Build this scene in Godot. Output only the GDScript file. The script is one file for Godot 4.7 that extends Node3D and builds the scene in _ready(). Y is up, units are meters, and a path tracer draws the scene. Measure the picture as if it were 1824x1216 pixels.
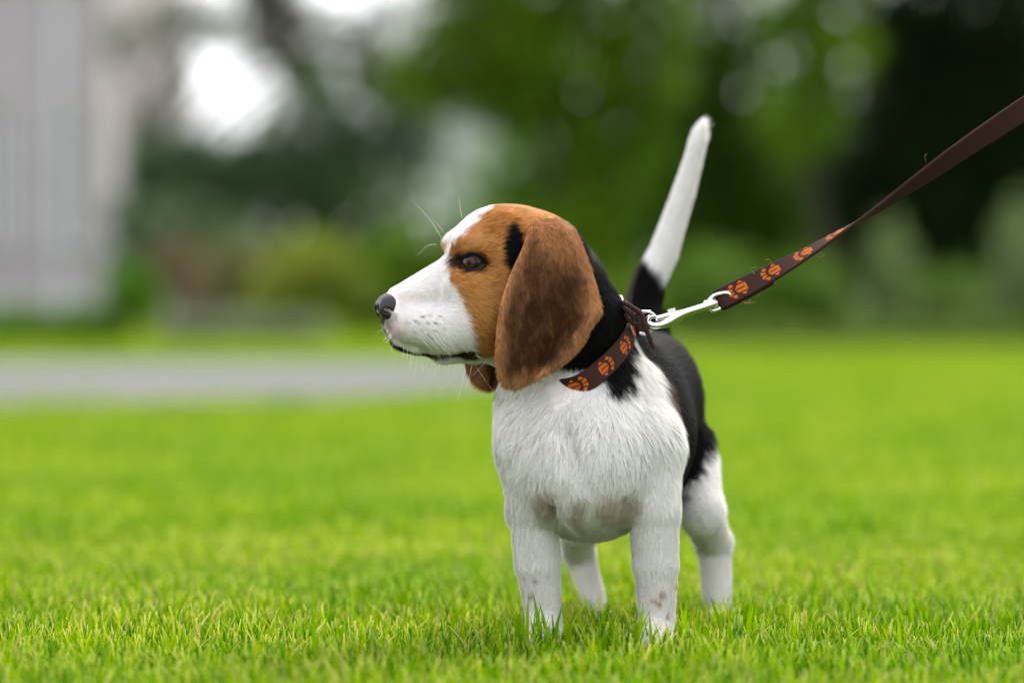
extends Node3D
# A beagle puppy on a leash on a lawn, a path, trees, shrubs and a house behind. Metres, y up; the camera looks along -z.

const PPM := 2250.0      # how many photograph pixels a metre takes at z = 0
const DIST := 2.6        # camera to z = 0
const EYE_H := 0.278     # camera height
var rng := RandomNumberGenerator.new()
var noise := FastNoiseLite.new()
var taken := {}

# ------------------------------------------------------------------ helpers
func at(px: float, py: float, z: float) -> Vector3:      # a point of the photograph, at its real distance
	var k := (DIST - z) / DIST / PPM
	return Vector3((px - 912.0) * k, EYE_H + (540.0 - py) * k, z)

func far_at(px: float, py: float, d: float) -> Vector3:  # the same, by distance from the camera
	return at(px, py, DIST - d)

func numbered(called: String) -> String:
	if not taken.has(called):
		taken[called] = 0
		return called
	taken[called] += 1
	return "%s_%03d" % [called, taken[called]]

func tag(o: Node, label := "", category := "", group := "", kind := "") -> Node:
	if label: o.set_meta("label", label)
	if category: o.set_meta("category", category)
	if group: o.set_meta("group", group)
	if kind: o.set_meta("kind", kind)
	return o

func thing(called: String, where: Vector3, label: String, category: String, group := "") -> Node3D:
	var o := Node3D.new()
	o.name = numbered(called)
	o.position = where
	add_child(o, true)
	tag(o, label, category, group)
	return o

func put(called: String, mesh: Mesh, mat: Material, parent: Node = null) -> MeshInstance3D:
	var o := MeshInstance3D.new()
	o.name = called if parent else numbered(called)
	o.mesh = mesh
	o.material_override = mat
	(parent if parent else self).add_child(o, true)
	return o

func lin(r: float, g: float, b: float) -> Color:
	return Color(r, g, b).linear_to_srgb()

func matte(c: Color, rough := 0.8, spec := 0.5) -> StandardMaterial3D:
	var m := StandardMaterial3D.new()
	m.albedo_color = c
	m.roughness = rough
	m.metallic_specular = spec
	return m

func tinted(rough := 0.8, spec := 0.5, back := 0.0) -> StandardMaterial3D:
	var m := matte(Color.WHITE, rough, spec)
	m.vertex_color_use_as_albedo = true
	if back > 0.0:
		m.backlight_enabled = true
		m.backlight = Color(back, back, back).linear_to_srgb()
	return m

class Geo:   # collects triangles, with the winding taken from the vertex normals
	var v := PackedVector3Array()
	var n := PackedVector3Array()
	var c := PackedColorArray()
	var uv := PackedVector2Array()
	var ix := PackedInt32Array()
	func add(p: Vector3, nn: Vector3, col := Color.WHITE, t := Vector2.ZERO) -> int:
		v.append(p); n.append(nn); c.append(col); uv.append(t)
		return v.size() - 1
	func tri(a: int, b: int, d: int) -> void:
		var out := n[a] + n[b] + n[d]
		if (v[b] - v[a]).cross(v[d] - v[a]).dot(out) > 0.0:
			ix.append(a); ix.append(d); ix.append(b)
		else:
			ix.append(a); ix.append(b); ix.append(d)
	func quad(a: int, b: int, d: int, e: int) -> void:
		tri(a, b, d); tri(a, d, e)
	func smooth() -> void:      # normals from the faces, kept on the side they were
		var s := PackedVector3Array()
		s.resize(v.size())
		for i in range(0, ix.size(), 3):
			var f := (v[ix[i + 2]] - v[ix[i]]).cross(v[ix[i + 1]] - v[ix[i]])
			s[ix[i]] += f; s[ix[i + 1]] += f; s[ix[i + 2]] += f
		for i in v.size():
			if s[i].length_squared() > 1e-20: n[i] = s[i].normalized()
	func mesh() -> ArrayMesh:
		var a := []
		a.resize(Mesh.ARRAY_MAX)
		a[Mesh.ARRAY_VERTEX] = v; a[Mesh.ARRAY_NORMAL] = n; a[Mesh.ARRAY_COLOR] = c
		a[Mesh.ARRAY_TEX_UV] = uv; a[Mesh.ARRAY_INDEX] = ix
		var m := ArrayMesh.new()
		m.add_surface_from_arrays(Mesh.PRIMITIVE_TRIANGLES, a)
		return m

func tube(g: Geo, pts: Array, radii: Array, sides := 6, col := Color.WHITE, closed := false) -> void:
	var count := pts.size()
	var tan0: Vector3 = (pts[1] - pts[0]).normalized()
	var up := Vector3.UP if absf(tan0.y) < 0.9 else Vector3.RIGHT
	var x := tan0.cross(up).normalized()
	var first := -1
	for i in count:
		var t: Vector3
		if closed: t = (pts[(i + 1) % count] - pts[(i - 1 + count) % count]).normalized()
		else: t = (pts[mini(i + 1, count - 1)] - pts[maxi(i - 1, 0)]).normalized()
		x = (x - t * x.dot(t)).normalized()
		var y := t.cross(x)
		for s in sides:
			var a := TAU * s / sides
			var d := x * cos(a) + y * sin(a)
			var id := g.add(pts[i] + d * radii[i], d, col, Vector2(float(i) / count, float(s) / sides))
			if first < 0: first = id
	for i in (count if closed else count - 1):
		var j := (i + 1) % count
		for s in sides:
			var s2 := (s + 1) % sides
			g.quad(first + i * sides + s, first + i * sides + s2, first + j * sides + s2, first + j * sides + s)
	if not closed:
		for e in [0, count - 1]:
			var dir: Vector3 = (pts[e] - pts[1 if e == 0 else count - 2]).normalized()
			var m := g.add(pts[e] + dir * radii[e] * 0.4, dir, col)
			for s in sides:
				g.tri(m, first + e * sides + s, first + e * sides + (s + 1) % sides)

func spline(pts: Array, per := 6) -> Array:
	var out := []
	for i in pts.size() - 1:
		var p0: Vector3 = pts[maxi(i - 1, 0)]
		var p3: Vector3 = pts[mini(i + 2, pts.size() - 1)]
		for k in per:
			out.append(pts[i].cubic_interpolate(pts[i + 1], p0, p3, float(k) / per))
	out.append(pts[-1])
	return out

func even(count: int, a: float, b: float) -> Array:
	var r := []
	for i in count: r.append(lerpf(a, b, float(i) / maxi(count - 1, 1)))
	return r

func box(g: Geo, c: Vector3, s: Vector3, col := Color.WHITE, turn := Basis()) -> void:
	for axis in 3:
		for side in [-1.0, 1.0]:
			var nn := Vector3.ZERO
			nn[axis] = side
			var u := Vector3.ZERO
			var w := Vector3.ZERO
			u[(axis + 1) % 3] = s[(axis + 1) % 3] / 2.0
			w[(axis + 2) % 3] = s[(axis + 2) % 3] / 2.0
			var o: Vector3 = nn * s[axis] / 2.0
			var q := []
			for k in [[-1, -1], [1, -1], [1, 1], [-1, 1]]:
				q.append(g.add(c + turn * (o + u * k[0] + w * k[1]), turn * nn, col, Vector2(k[0], k[1])))
			g.quad(q[0], q[1], q[2], q[3])

func piece(called: String, c: Vector3, s: Vector3, mat: Material, parent: Node, turn := Basis()) -> MeshInstance3D:
	var g := Geo.new()
	box(g, c, s, Color.WHITE, turn)
	return put(called, g.mesh(), mat, parent)

func many(called: String, mesh: Mesh, mat: Material, where: Array, colors: PackedColorArray, parent: Node = null) -> MultiMeshInstance3D:
	var mm := MultiMesh.new()
	mm.transform_format = MultiMesh.TRANSFORM_3D
	mm.use_colors = true
	mm.mesh = mesh
	mm.instance_count = where.size()
	for i in where.size():
		mm.set_instance_transform(i, where[i])
		mm.set_instance_color(i, colors[i])
	var o := MultiMeshInstance3D.new()
	o.name = called if parent else numbered(called)
	o.multimesh = mm
	o.material_override = mat
	o.set_meta("kind", "stuff")
	(parent if parent else self).add_child(o, true)
	return o

func noise_tex(size: int, freq: float, octaves: int, a: Color, b: Color, sd := 1) -> ImageTexture:
	var n := FastNoiseLite.new()
	n.seed = sd
	n.frequency = freq
	n.fractal_octaves = octaves
	var im := Image.create(size, size, false, Image.FORMAT_RGB8)
	var k := TAU / size
	var r := size / TAU
	for y in size:
		for x in size:   # wrapped on a torus so that it repeats without a seam
			var v := n.get_noise_3d(cos(x * k) * r + sin(y * k) * r * 0.61, sin(x * k) * r + cos(y * k) * r * 0.83, sin(y * k) * r)
			im.set_pixel(x, y, a.lerp(b, clampf(v * 0.9 + 0.5, 0.0, 1.0)))
	return ImageTexture.create_from_image(im)

# ------------------------------------------------------------------ distance fields
class Field:
	var f := PackedFloat32Array()
	var nx: int
	var ny: int
	var nz: int
	var o: Vector3
	var h: float
	func _init(lo: Vector3, hi: Vector3, cell: float) -> void:
		o = lo
		h = cell
		nx = int((hi.x - lo.x) / cell) + 2
		ny = int((hi.y - lo.y) / cell) + 2
		nz = int((hi.z - lo.z) / cell) + 2
		f.resize(nx * ny * nz)
		f.fill(1e3)
	func _range(lo: Vector3, hi: Vector3) -> Array:
		return [clampi(int((lo.x - o.x) / h), 0, nx - 1), clampi(int((hi.x - o.x) / h) + 1, 0, nx - 1), clampi(int((lo.y - o.y) / h), 0, ny - 1), clampi(int((hi.y - o.y) / h) + 1, 0, ny - 1), clampi(int((lo.z - o.z) / h), 0, nz - 1), clampi(int((hi.z - o.z) / h) + 1, 0, nz - 1)]
	func cone(a: Vector3, b: Vector3, ra: float, rb: float, k: float, cut := false) -> void:
		var m := maxf(ra, rb) + k + 2.5 * h
		var r := _range(a.min(b) - Vector3.ONE * m, a.max(b) + Vector3.ONE * m)
		var ba := b - a
		var bb := maxf(ba.length_squared(), 1e-12)
		for z in range(r[4], r[5] + 1):
			for y in range(r[2], r[3] + 1):
				var i: int = (z * ny + y) * nx + r[0]
				for x in range(r[0], r[1] + 1):
					var p := o + Vector3(x, y, z) * h - a
					var t := clampf(p.dot(ba) / bb, 0.0, 1.0)
					var d := (p - ba * t).length() - lerpf(ra, rb, t)
					var e := f[i]
					if cut:
						var q := maxf(k - absf(e + d), 0.0)
						f[i] = maxf(e, -d) + q * q * 0.25 / k
					else:
						var q := maxf(k - absf(e - d), 0.0)
						f[i] = minf(e, d) - q * q * 0.25 / k
					i += 1
	func ball(c: Vector3, rad: Vector3, k: float, turn := Basis(), cut := false) -> void:
		var m := maxf(rad.x, maxf(rad.y, rad.z)) + k + 2.5 * h
		var r := _range(c - Vector3.ONE * m, c + Vector3.ONE * m)
		var inv := turn.transposed()
		var r2 := rad * rad
		for z in range(r[4], r[5] + 1):
			for y in range(r[2], r[3] + 1):
				var i: int = (z * ny + y) * nx + r[0]
				for x in range(r[0], r[1] + 1):
					var p := inv * (o + Vector3(x, y, z) * h - c)
					var k0 := (p / rad).length()
					var k1 := maxf((p / r2).length(), 1e-9)
					var d := k0 * (k0 - 1.0) / k1
					var e := f[i]
					if cut:
						var q := maxf(k - absf(e + d), 0.0)
						f[i] = maxf(e, -d) + q * q * 0.25 / k
					else:
						var q := maxf(k - absf(e - d), 0.0)
						f[i] = minf(e, d) - q * q * 0.25 / k
					i += 1
	func value(p: Vector3) -> float:
		var q := (p - o) / h
		var x := clampi(int(q.x), 0, nx - 2)
		var y := clampi(int(q.y), 0, ny - 2)
		var z := clampi(int(q.z), 0, nz - 2)
		q -= Vector3(x, y, z)
		var i := (z * ny + y) * nx + x
		var s := nx * ny
		var a := lerpf(lerpf(f[i], f[i + 1], q.x), lerpf(f[i + nx], f[i + nx + 1], q.x), q.y)
		var b := lerpf(lerpf(f[i + s], f[i + s + 1], q.x), lerpf(f[i + s + nx], f[i + s + nx + 1], q.x), q.y)
		return lerpf(a, b, q.z)
	func slope(p: Vector3) -> Vector3:
		var e := h * 0.8
		return Vector3(value(p + Vector3(e, 0, 0)) - value(p - Vector3(e, 0, 0)), value(p + Vector3(0, e, 0)) - value(p - Vector3(0, e, 0)), value(p + Vector3(0, 0, e)) - value(p - Vector3(0, 0, e))).normalized()
	func net(iso: float) -> Geo:        # surface nets
		var g := Geo.new()
		var ids := {}
		var s := nx * ny
		var off := [0, 1, nx, nx + 1, s, s + 1, s + nx, s + nx + 1]
		var ed := [0, 1, 2, 3, 4, 5, 6, 7, 0, 2, 1, 3, 4, 6, 5, 7, 0, 4, 1, 5, 2, 6, 3, 7]
		var near := h * 2.6 + absf(iso)
		for z in nz - 1:
			for y in ny - 1:
				var i := (z * ny + y) * nx
				for x in nx - 1:
					if absf(f[i]) < near:
						var mask := 0
						for k in 8:
							if f[i + off[k]] < iso: mask |= 1 << k
						if mask != 0 and mask != 255:
							var sum := Vector3.ZERO
							var cnt := 0
							for e in range(0, 24, 2):
								var a: int = ed[e]
								var b: int = ed[e + 1]
								if ((mask >> a) & 1) != ((mask >> b) & 1):
									var fa := f[i + off[a]] - iso
									var fb := f[i + off[b]] - iso
									var t := fa / (fa - fb)
									sum += Vector3(a & 1, (a >> 1) & 1, a >> 2).lerp(Vector3(b & 1, (b >> 1) & 1, b >> 2), t)
									cnt += 1
							var p := o + (Vector3(x, y, z) + sum / cnt) * h
							ids[i] = g.add(p, slope(p))
					i += 1
		for i in ids:
			var inside := f[i] < iso
			for ax in 3:
				var st: int = [1, nx, s][ax]
				if (f[i + st] < iso) != inside:
					var s1: int = [nx, s, 1][ax]
					var s2: int = [s, 1, nx][ax]
					if ids.has(i - s1) and ids.has(i - s2) and ids.has(i - s1 - s2):
						g.quad(ids[i], ids[i - s1], ids[i - s1 - s2], ids[i - s2])
		return g

# ------------------------------------------------------------------ start
func _ready() -> void:
	rng.seed = 20240611
	noise.seed = 7
	noise.frequency = 1.0
	noise.fractal_octaves = 3
	# camera
	var cam := Camera3D.new()
	cam.name = "camera"
	add_child(cam)
	var lens := CameraAttributesPhysical.new()
	lens.frustum_focal_length = 115.4
	lens.frustum_near = 0.05
	lens.frustum_far = 900.0
	lens.frustum_focus_distance = 2.575
	lens.exposure_aperture = 2.9
	cam.attributes = lens
	cam.position = Vector3(0, EYE_H, DIST)
	cam.rotation = Vector3(-atan(68.0 / 5850.0), 0, 0)
	# overcast sky and a soft, veiled sun behind and above the puppy
	var env := Environment.new()
	env.background_mode = Environment.BG_SKY
	var sky := Sky.new()
	var sm := ProceduralSkyMaterial.new()
	sm.sky_top_color = Color(0.94, 0.96, 1.0)
	sm.sky_horizon_color = Color(0.97, 0.97, 0.97)
	sm.sky_curve = 0.2
	sm.ground_bottom_color = Color(0.3, 0.35, 0.2)
	sm.ground_horizon_color = Color(0.5, 0.55, 0.45)
	sky.sky_material = sm
	env.sky = sky
	env.background_energy_multiplier = 1.0
	env.tonemap_mode = Environment.TONE_MAPPER_LINEAR
	env.tonemap_exposure = 2.5
	env.sdfgi_enabled = true
	env.ssao_enabled = true
	env.ssil_enabled = true
	var we := WorldEnvironment.new()
	we.name = "world"
	we.environment = env
	add_child(we)
	var sun := DirectionalLight3D.new()
	sun.name = "sun"
	sun.light_color = Color(1.0, 0.96, 0.88)
	sun.light_energy = 0.8
	sun.light_angular_distance = 8.0
	sun.shadow_enabled = true
	add_child(sun)
	sun.look_at_from_position(Vector3(1.5, 3.0, -2.4), Vector3.ZERO)

	var t0 := Time.get_ticks_msec()
	build_ground()
	build_background()
	print("setting ", Time.get_ticks_msec() - t0)
	build_puppy()
	print("puppy ", Time.get_ticks_msec() - t0)
	build_collar()
	build_leash()
	build_grass()
	print("all ", Time.get_ticks_msec() - t0)
# ------------------------------------------------------------------ the puppy
const WHITE := Color(0.87, 0.845, 0.825)
const TAN := Color(0.55, 0.255, 0.075)
const BLACK := Color(0.0055, 0.005, 0.005)
const UMBER := Color(0.062, 0.026, 0.0115)
var head_at: Vector3
var hf := Vector3(-0.966, 0.0, 0.259)     # the way the head points
var hu := Vector3.UP
var hn := Vector3(0.259, 0.0, 0.966)      # towards the side of the head that shows
var body_field: Field
var head_field: Field
var skins := []                           # surfaces that carry fur

func hq(px: float, py: float, n: float, s := 1.0) -> Vector3:     # head axes, in photograph pixels
	return Vector3((930.0 + 0.259 * n - px) / 0.966, 520.0 - py, n * s)

func head_world(q: Vector3) -> Vector3:
	return head_at + (hf * q.x + hu * q.y + hn * q.z) * (1.0 / PPM)

func head_dir(q: Vector3) -> Vector3:
	return hf * q.x + hu * q.y + hn * q.z

func head_local(p: Vector3) -> Vector3:
	var d := (p - head_at) * PPM
	return Vector3(d.dot(hf), d.dot(hu), d.dot(hn))

func line_at(y: float, table: Array) -> float:    # piecewise linear [y, x, y, x, ...]
	if y <= table[0]: return table[1]
	for i in range(2, table.size(), 2):
		if y < table[i]:
			return lerpf(table[i - 1], table[i + 1], (y - table[i - 2]) / (table[i] - table[i - 2]))
	return table[-1]

func oval(x: float, y: float, cx: float, cy: float, rx: float, ry: float) -> float:
	return Vector2((x - cx) / rx, (y - cy) / ry).length()

var blaze := [360.0, 880.0, 372.0, 873.0, 385.0, 860.0, 400.0, 845.0, 420.0, 825.0, 440.0, 808.0, 455.0, 799.0, 470.0, 793.0, 485.0, 794.0, 500.0, 802.0, 520.0, 814.0, 540.0, 825.0, 560.0, 831.0, 580.0, 837.0, 600.0, 841.0, 622.0, 843.0, 636.0, 858.0, 650.0, 900.0]
var lip := [683.0, 577.0, 690.0, 596.0, 702.0, 612.0, 720.0, 622.0, 743.0, 630.0, 775.0, 632.0, 806.0, 630.0, 830.0, 627.0, 846.0, 622.0]
var dots := [752, 563, 747, 575, 763, 573, 776, 573, 739, 571, 754, 586, 763, 590, 776, 587, 790, 580, 741, 588, 770, 598, 783, 562, 728, 572, 765, 560]

func paint_head(q: Vector3) -> Color:
	var n := absf(q.z)
	var px := 930.0 - 0.966 * q.x + 0.259 * n
	var py := 520.0 - q.y
	var w := noise.get_noise_3d(q.x * 0.05, q.y * 0.05, q.z * 0.05)
	var w2 := noise.get_noise_3d(q.x * 0.3, q.y * 0.3, q.z * 0.3)
	var x := px + w * 6.0 + w2 * 3.0
	var y := py + w * 5.0 + w2 * 3.0
	# tan with paler brow and cheek, rustier temple
	var c := TAN
	c = c.lerp(Color(0.66, 0.36, 0.14), clampf(1.2 - oval(px, py, 846, 436, 30, 13), 0.0, 0.7))
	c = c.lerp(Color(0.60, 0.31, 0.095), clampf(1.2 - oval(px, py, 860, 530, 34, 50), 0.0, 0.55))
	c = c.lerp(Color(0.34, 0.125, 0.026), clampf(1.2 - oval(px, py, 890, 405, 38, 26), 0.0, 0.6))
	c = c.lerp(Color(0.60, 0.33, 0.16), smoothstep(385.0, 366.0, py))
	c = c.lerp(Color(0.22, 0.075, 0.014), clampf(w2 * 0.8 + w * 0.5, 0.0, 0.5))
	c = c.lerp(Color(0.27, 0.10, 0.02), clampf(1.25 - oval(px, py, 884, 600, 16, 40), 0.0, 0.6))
	c = c.lerp(BLACK, smoothstep(1.15, 0.85, oval(x, y, 908, 447, 18, 46)))
	# dark round the eye
	c = c.lerp(Color(0.035, 0.016, 0.010), smoothstep(1.3, 0.85, oval(x, y, 835, 470, 33, 16)))
	c = c.lerp(Color(0.03, 0.015, 0.010), smoothstep(1.3, 0.8, oval(x, y, 806, 469, 13, 13)))
	# nape and the sides of the neck
	var back := line_at(y, [360.0, 985.0, 385.0, 990.0, 410.0, 1006.0, 430.0, 1010.0, 460.0, 965.0, 700.0, 965.0])
	c = c.lerp(BLACK, smoothstep(-5.0, 5.0, x - back))
	if py > 600.0 and px > 880.0:
		c = c.lerp(WHITE, smoothstep(-7.0, 7.0, y - (640.0 + (x - 1000.0) * 0.45)))
	# blaze, muzzle, chin, throat
	c = c.lerp(WHITE, smoothstep(5.0, -5.0, x - line_at(y, blaze)))
	if px < 965.0: c = c.lerp(WHITE, smoothstep(628.0, 640.0, y))
	if px < 840.0 and py > 500.0:
		c = c.lerp(Color(0.70, 0.47, 0.45), 0.45 * clampf(1.3 - oval(px, py, 705, 588, 20, 24), 0.0, 1.0))
		c = c.lerp(Color(0.70, 0.52, 0.50), 0.35 * clampf(1.2 - oval(px, py, 732, 530, 26, 10), 0.0, 1.0))
		c = c.lerp(Color(0.06, 0.045, 0.045), 0.55 * smoothstep(1.2, 0.7, oval(x, y, 696, 560, 13, 22)))
		for i in range(0, dots.size(), 2):
			var d := Vector2(px - dots[i], py - dots[i + 1]).length()
			c = c.lerp(Color(0.16, 0.12, 0.12), 0.8 * smoothstep(3.4, 1.4, d))
		var d2 := 1e9
		for i in range(0, lip.size() - 2, 2):
			var a := Vector2(lip[i], lip[i + 1])
			var b := Vector2(lip[i + 2], lip[i + 3])
			d2 = minf(d2, Vector2(px, py).distance_to(Geometry2D.get_closest_point_to_segment(Vector2(px, py), a, b)))
		c = c.lerp(Color(0.035, 0.018, 0.016), smoothstep(4.4, 2.2, d2 + w2 * 2.0))
	c = c.lerp(Color(0.03, 0.014, 0.012), smoothstep(1.2, 0.8, oval(x, y, 832, 628, 20, 8)))
	return c

var collar_at: Vector3
var collar_a: Vector3
var collar_b: Vector3

func pressed(p: Vector3, l: float) -> float:    # the collar lies on the coat: none under it, short just above
	var d := p - collar_at
	if d.length() > 0.085 or d.dot(collar_a) < -0.034 - 0.5 * minf(d.dot(collar_b), 0.0): return l
	var up := collar_b.cross(collar_a).dot(d)
	if absf(up) < 0.006: return 0.003
	if up > 0.0: return minf(l, 0.002 + (up - 0.006) * 0.75)
	return minf(l, 0.009 + (-up - 0.006) * 1.2)

func hair_head(q: Vector3) -> float:      # metres
	var n := absf(q.z)
	var px := 930.0 - 0.966 * q.x + 0.259 * n
	var py := 520.0 - q.y
	var l := lerpf(0.0042, 0.0066, smoothstep(740.0, 860.0, px))
	l = lerpf(l, 0.010, smoothstep(600.0, 660.0, py) * smoothstep(840.0, 900.0, px))
	l = lerpf(l, 0.009, smoothstep(980.0, 1040.0, px))
	if oval(px, py, 838, 468, 21, 12.5) < 1.0 or oval(px, py, 806, 470, 9, 6) < 1.0: return 0.0
	if oval(px, py, 690, 542, 18, 23) < 1.0: return 0.0
	if oval(px, py, 834, 628, 15, 5) < 1.0: return 0.0
	return pressed(head_world(q), l)

func body_axes(p: Vector3) -> Vector3:    # (sideways, height, backwards), metres
	var d := p - Vector3(0.0636, 0.0, 0.05)
	return Vector3(0.975 * d.x + 0.22 * d.z, p.y, 0.22 * d.x - 0.975 * d.z)

var spots := [1178, 1048, 9, 1166, 1060, 7, 1160, 1058, 5, 1203, 1034, 6, 1186, 1088, 6, 944, 1052, 6, 950, 1024, 5, 934, 1016, 4, 1172, 1064, 5]

func paint_body(p: Vector3, nn: Vector3) -> Color:
	var w := noise.get_noise_3d(p.x * 70, p.y * 70, p.z * 70)
	var w2 := noise.get_noise_3d(p.x * 500, p.y * 500, p.z * 500)
	var k := w * 0.008 + w2 * 0.004
	var a := body_axes(p)
	var px := 912.0 + p.x * PPM
	var py := 1165.0 - p.y * PPM
	var c := WHITE
	if p.z < -0.13 and p.y > 0.262:       # tail
		var q := p.y + k - (0.288 - (p.x - 0.135) * 1.1)
		c = BLACK.lerp(WHITE, smoothstep(-0.006, 0.006, q))
		if nn.x < -0.7 and q < 0.0: c = c.lerp(Color(0.22, 0.15, 0.10), 0.4)
		return c
	# saddle: on the side that shows it starts behind a white shoulder
	var x := px + k * 1500.0
	var y := py + k * 1500.0
	var near_side := a.x > -0.01
	var edge := line_at(p.y, [0.10, 0.098, 0.175, 0.088, 0.185, 0.072, 0.215, 0.052, 0.245, 0.020, 0.27, -0.01]) + k
	var from_edge := a.z - edge
	if near_side: from_edge = maxf((x - line_at(y, [560.0, 1140.0, 610.0, 1152.0, 650.0, 1164.0, 700.0, 1183.0, 745.0, 1206.0, 768.0, 1232.0, 800.0, 1236.0, 920.0, 1236.0])) / PPM, a.z - 0.085)
	if near_side and a.z < 0.01: from_edge = -1.0
	var low := line_at(a.z, [0.10, 0.105, 0.16, 0.12, 0.20, 0.165, 0.27, 0.20]) + k
	var above := p.y - low
	if near_side: above = maxf((800.0 - y) / PPM, minf((1292.0 - (y - 800.0) * 0.48 - x) / PPM, (925.0 - y) / PPM))
	var s := smoothstep(-0.003, 0.003, from_edge) * smoothstep(-0.003, 0.004, above)
	var fringe := smoothstep(0.024, 0.004, from_edge) * clampf(w * 1.3 + 0.7, 0.0, 1.0) * smoothstep(660.0, 720.0, y)
	c = c.lerp(BLACK.lerp(Color(0.17, 0.075, 0.026), fringe), s)
	# black neck above the collar, and the point of it below
	if p.y > 0.195 and s < 0.9:
		var t := smoothstep(7.0, -7.0, y - (642.0 + (x - 1000.0) * 0.42))
		if nn.z < -0.5: t = maxf(t, smoothstep(-0.5, -0.75, nn.z))
		if near_side: t *= smoothstep(1134.0, 1122.0, x + (y - 600.0) * 0.12)
		t = maxf(t, smoothstep(1.2, 0.85, oval(x, y, 1093, 662, 22, 36)))
		c = c.lerp(BLACK, t)
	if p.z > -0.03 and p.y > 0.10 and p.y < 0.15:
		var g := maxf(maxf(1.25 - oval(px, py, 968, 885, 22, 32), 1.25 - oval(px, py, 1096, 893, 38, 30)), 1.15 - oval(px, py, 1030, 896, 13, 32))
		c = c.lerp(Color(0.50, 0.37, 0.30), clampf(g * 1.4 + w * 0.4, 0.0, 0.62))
	if p.y < 0.09 and p.z > -0.05:
		for i in range(0, spots.size(), 3):
			c = c.lerp(Color(0.42, 0.24, 0.14), 0.75 * smoothstep(1.1, 0.5, Vector2(px - spots[i], py - spots[i + 1]).length() / spots[i + 2] + w2 * 0.5))
	return c

func hair_body(p: Vector3) -> float:
	if p.z < -0.13 and p.y > 0.262: return 0.007 + 0.007 * smoothstep(0.395, 0.42, p.y)
	var l := lerpf(0.0055, 0.009, smoothstep(0.02, 0.11, p.y))
	return pressed(p, lerpf(l, 0.0145, smoothstep(0.11, 0.18, p.y)))

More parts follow.
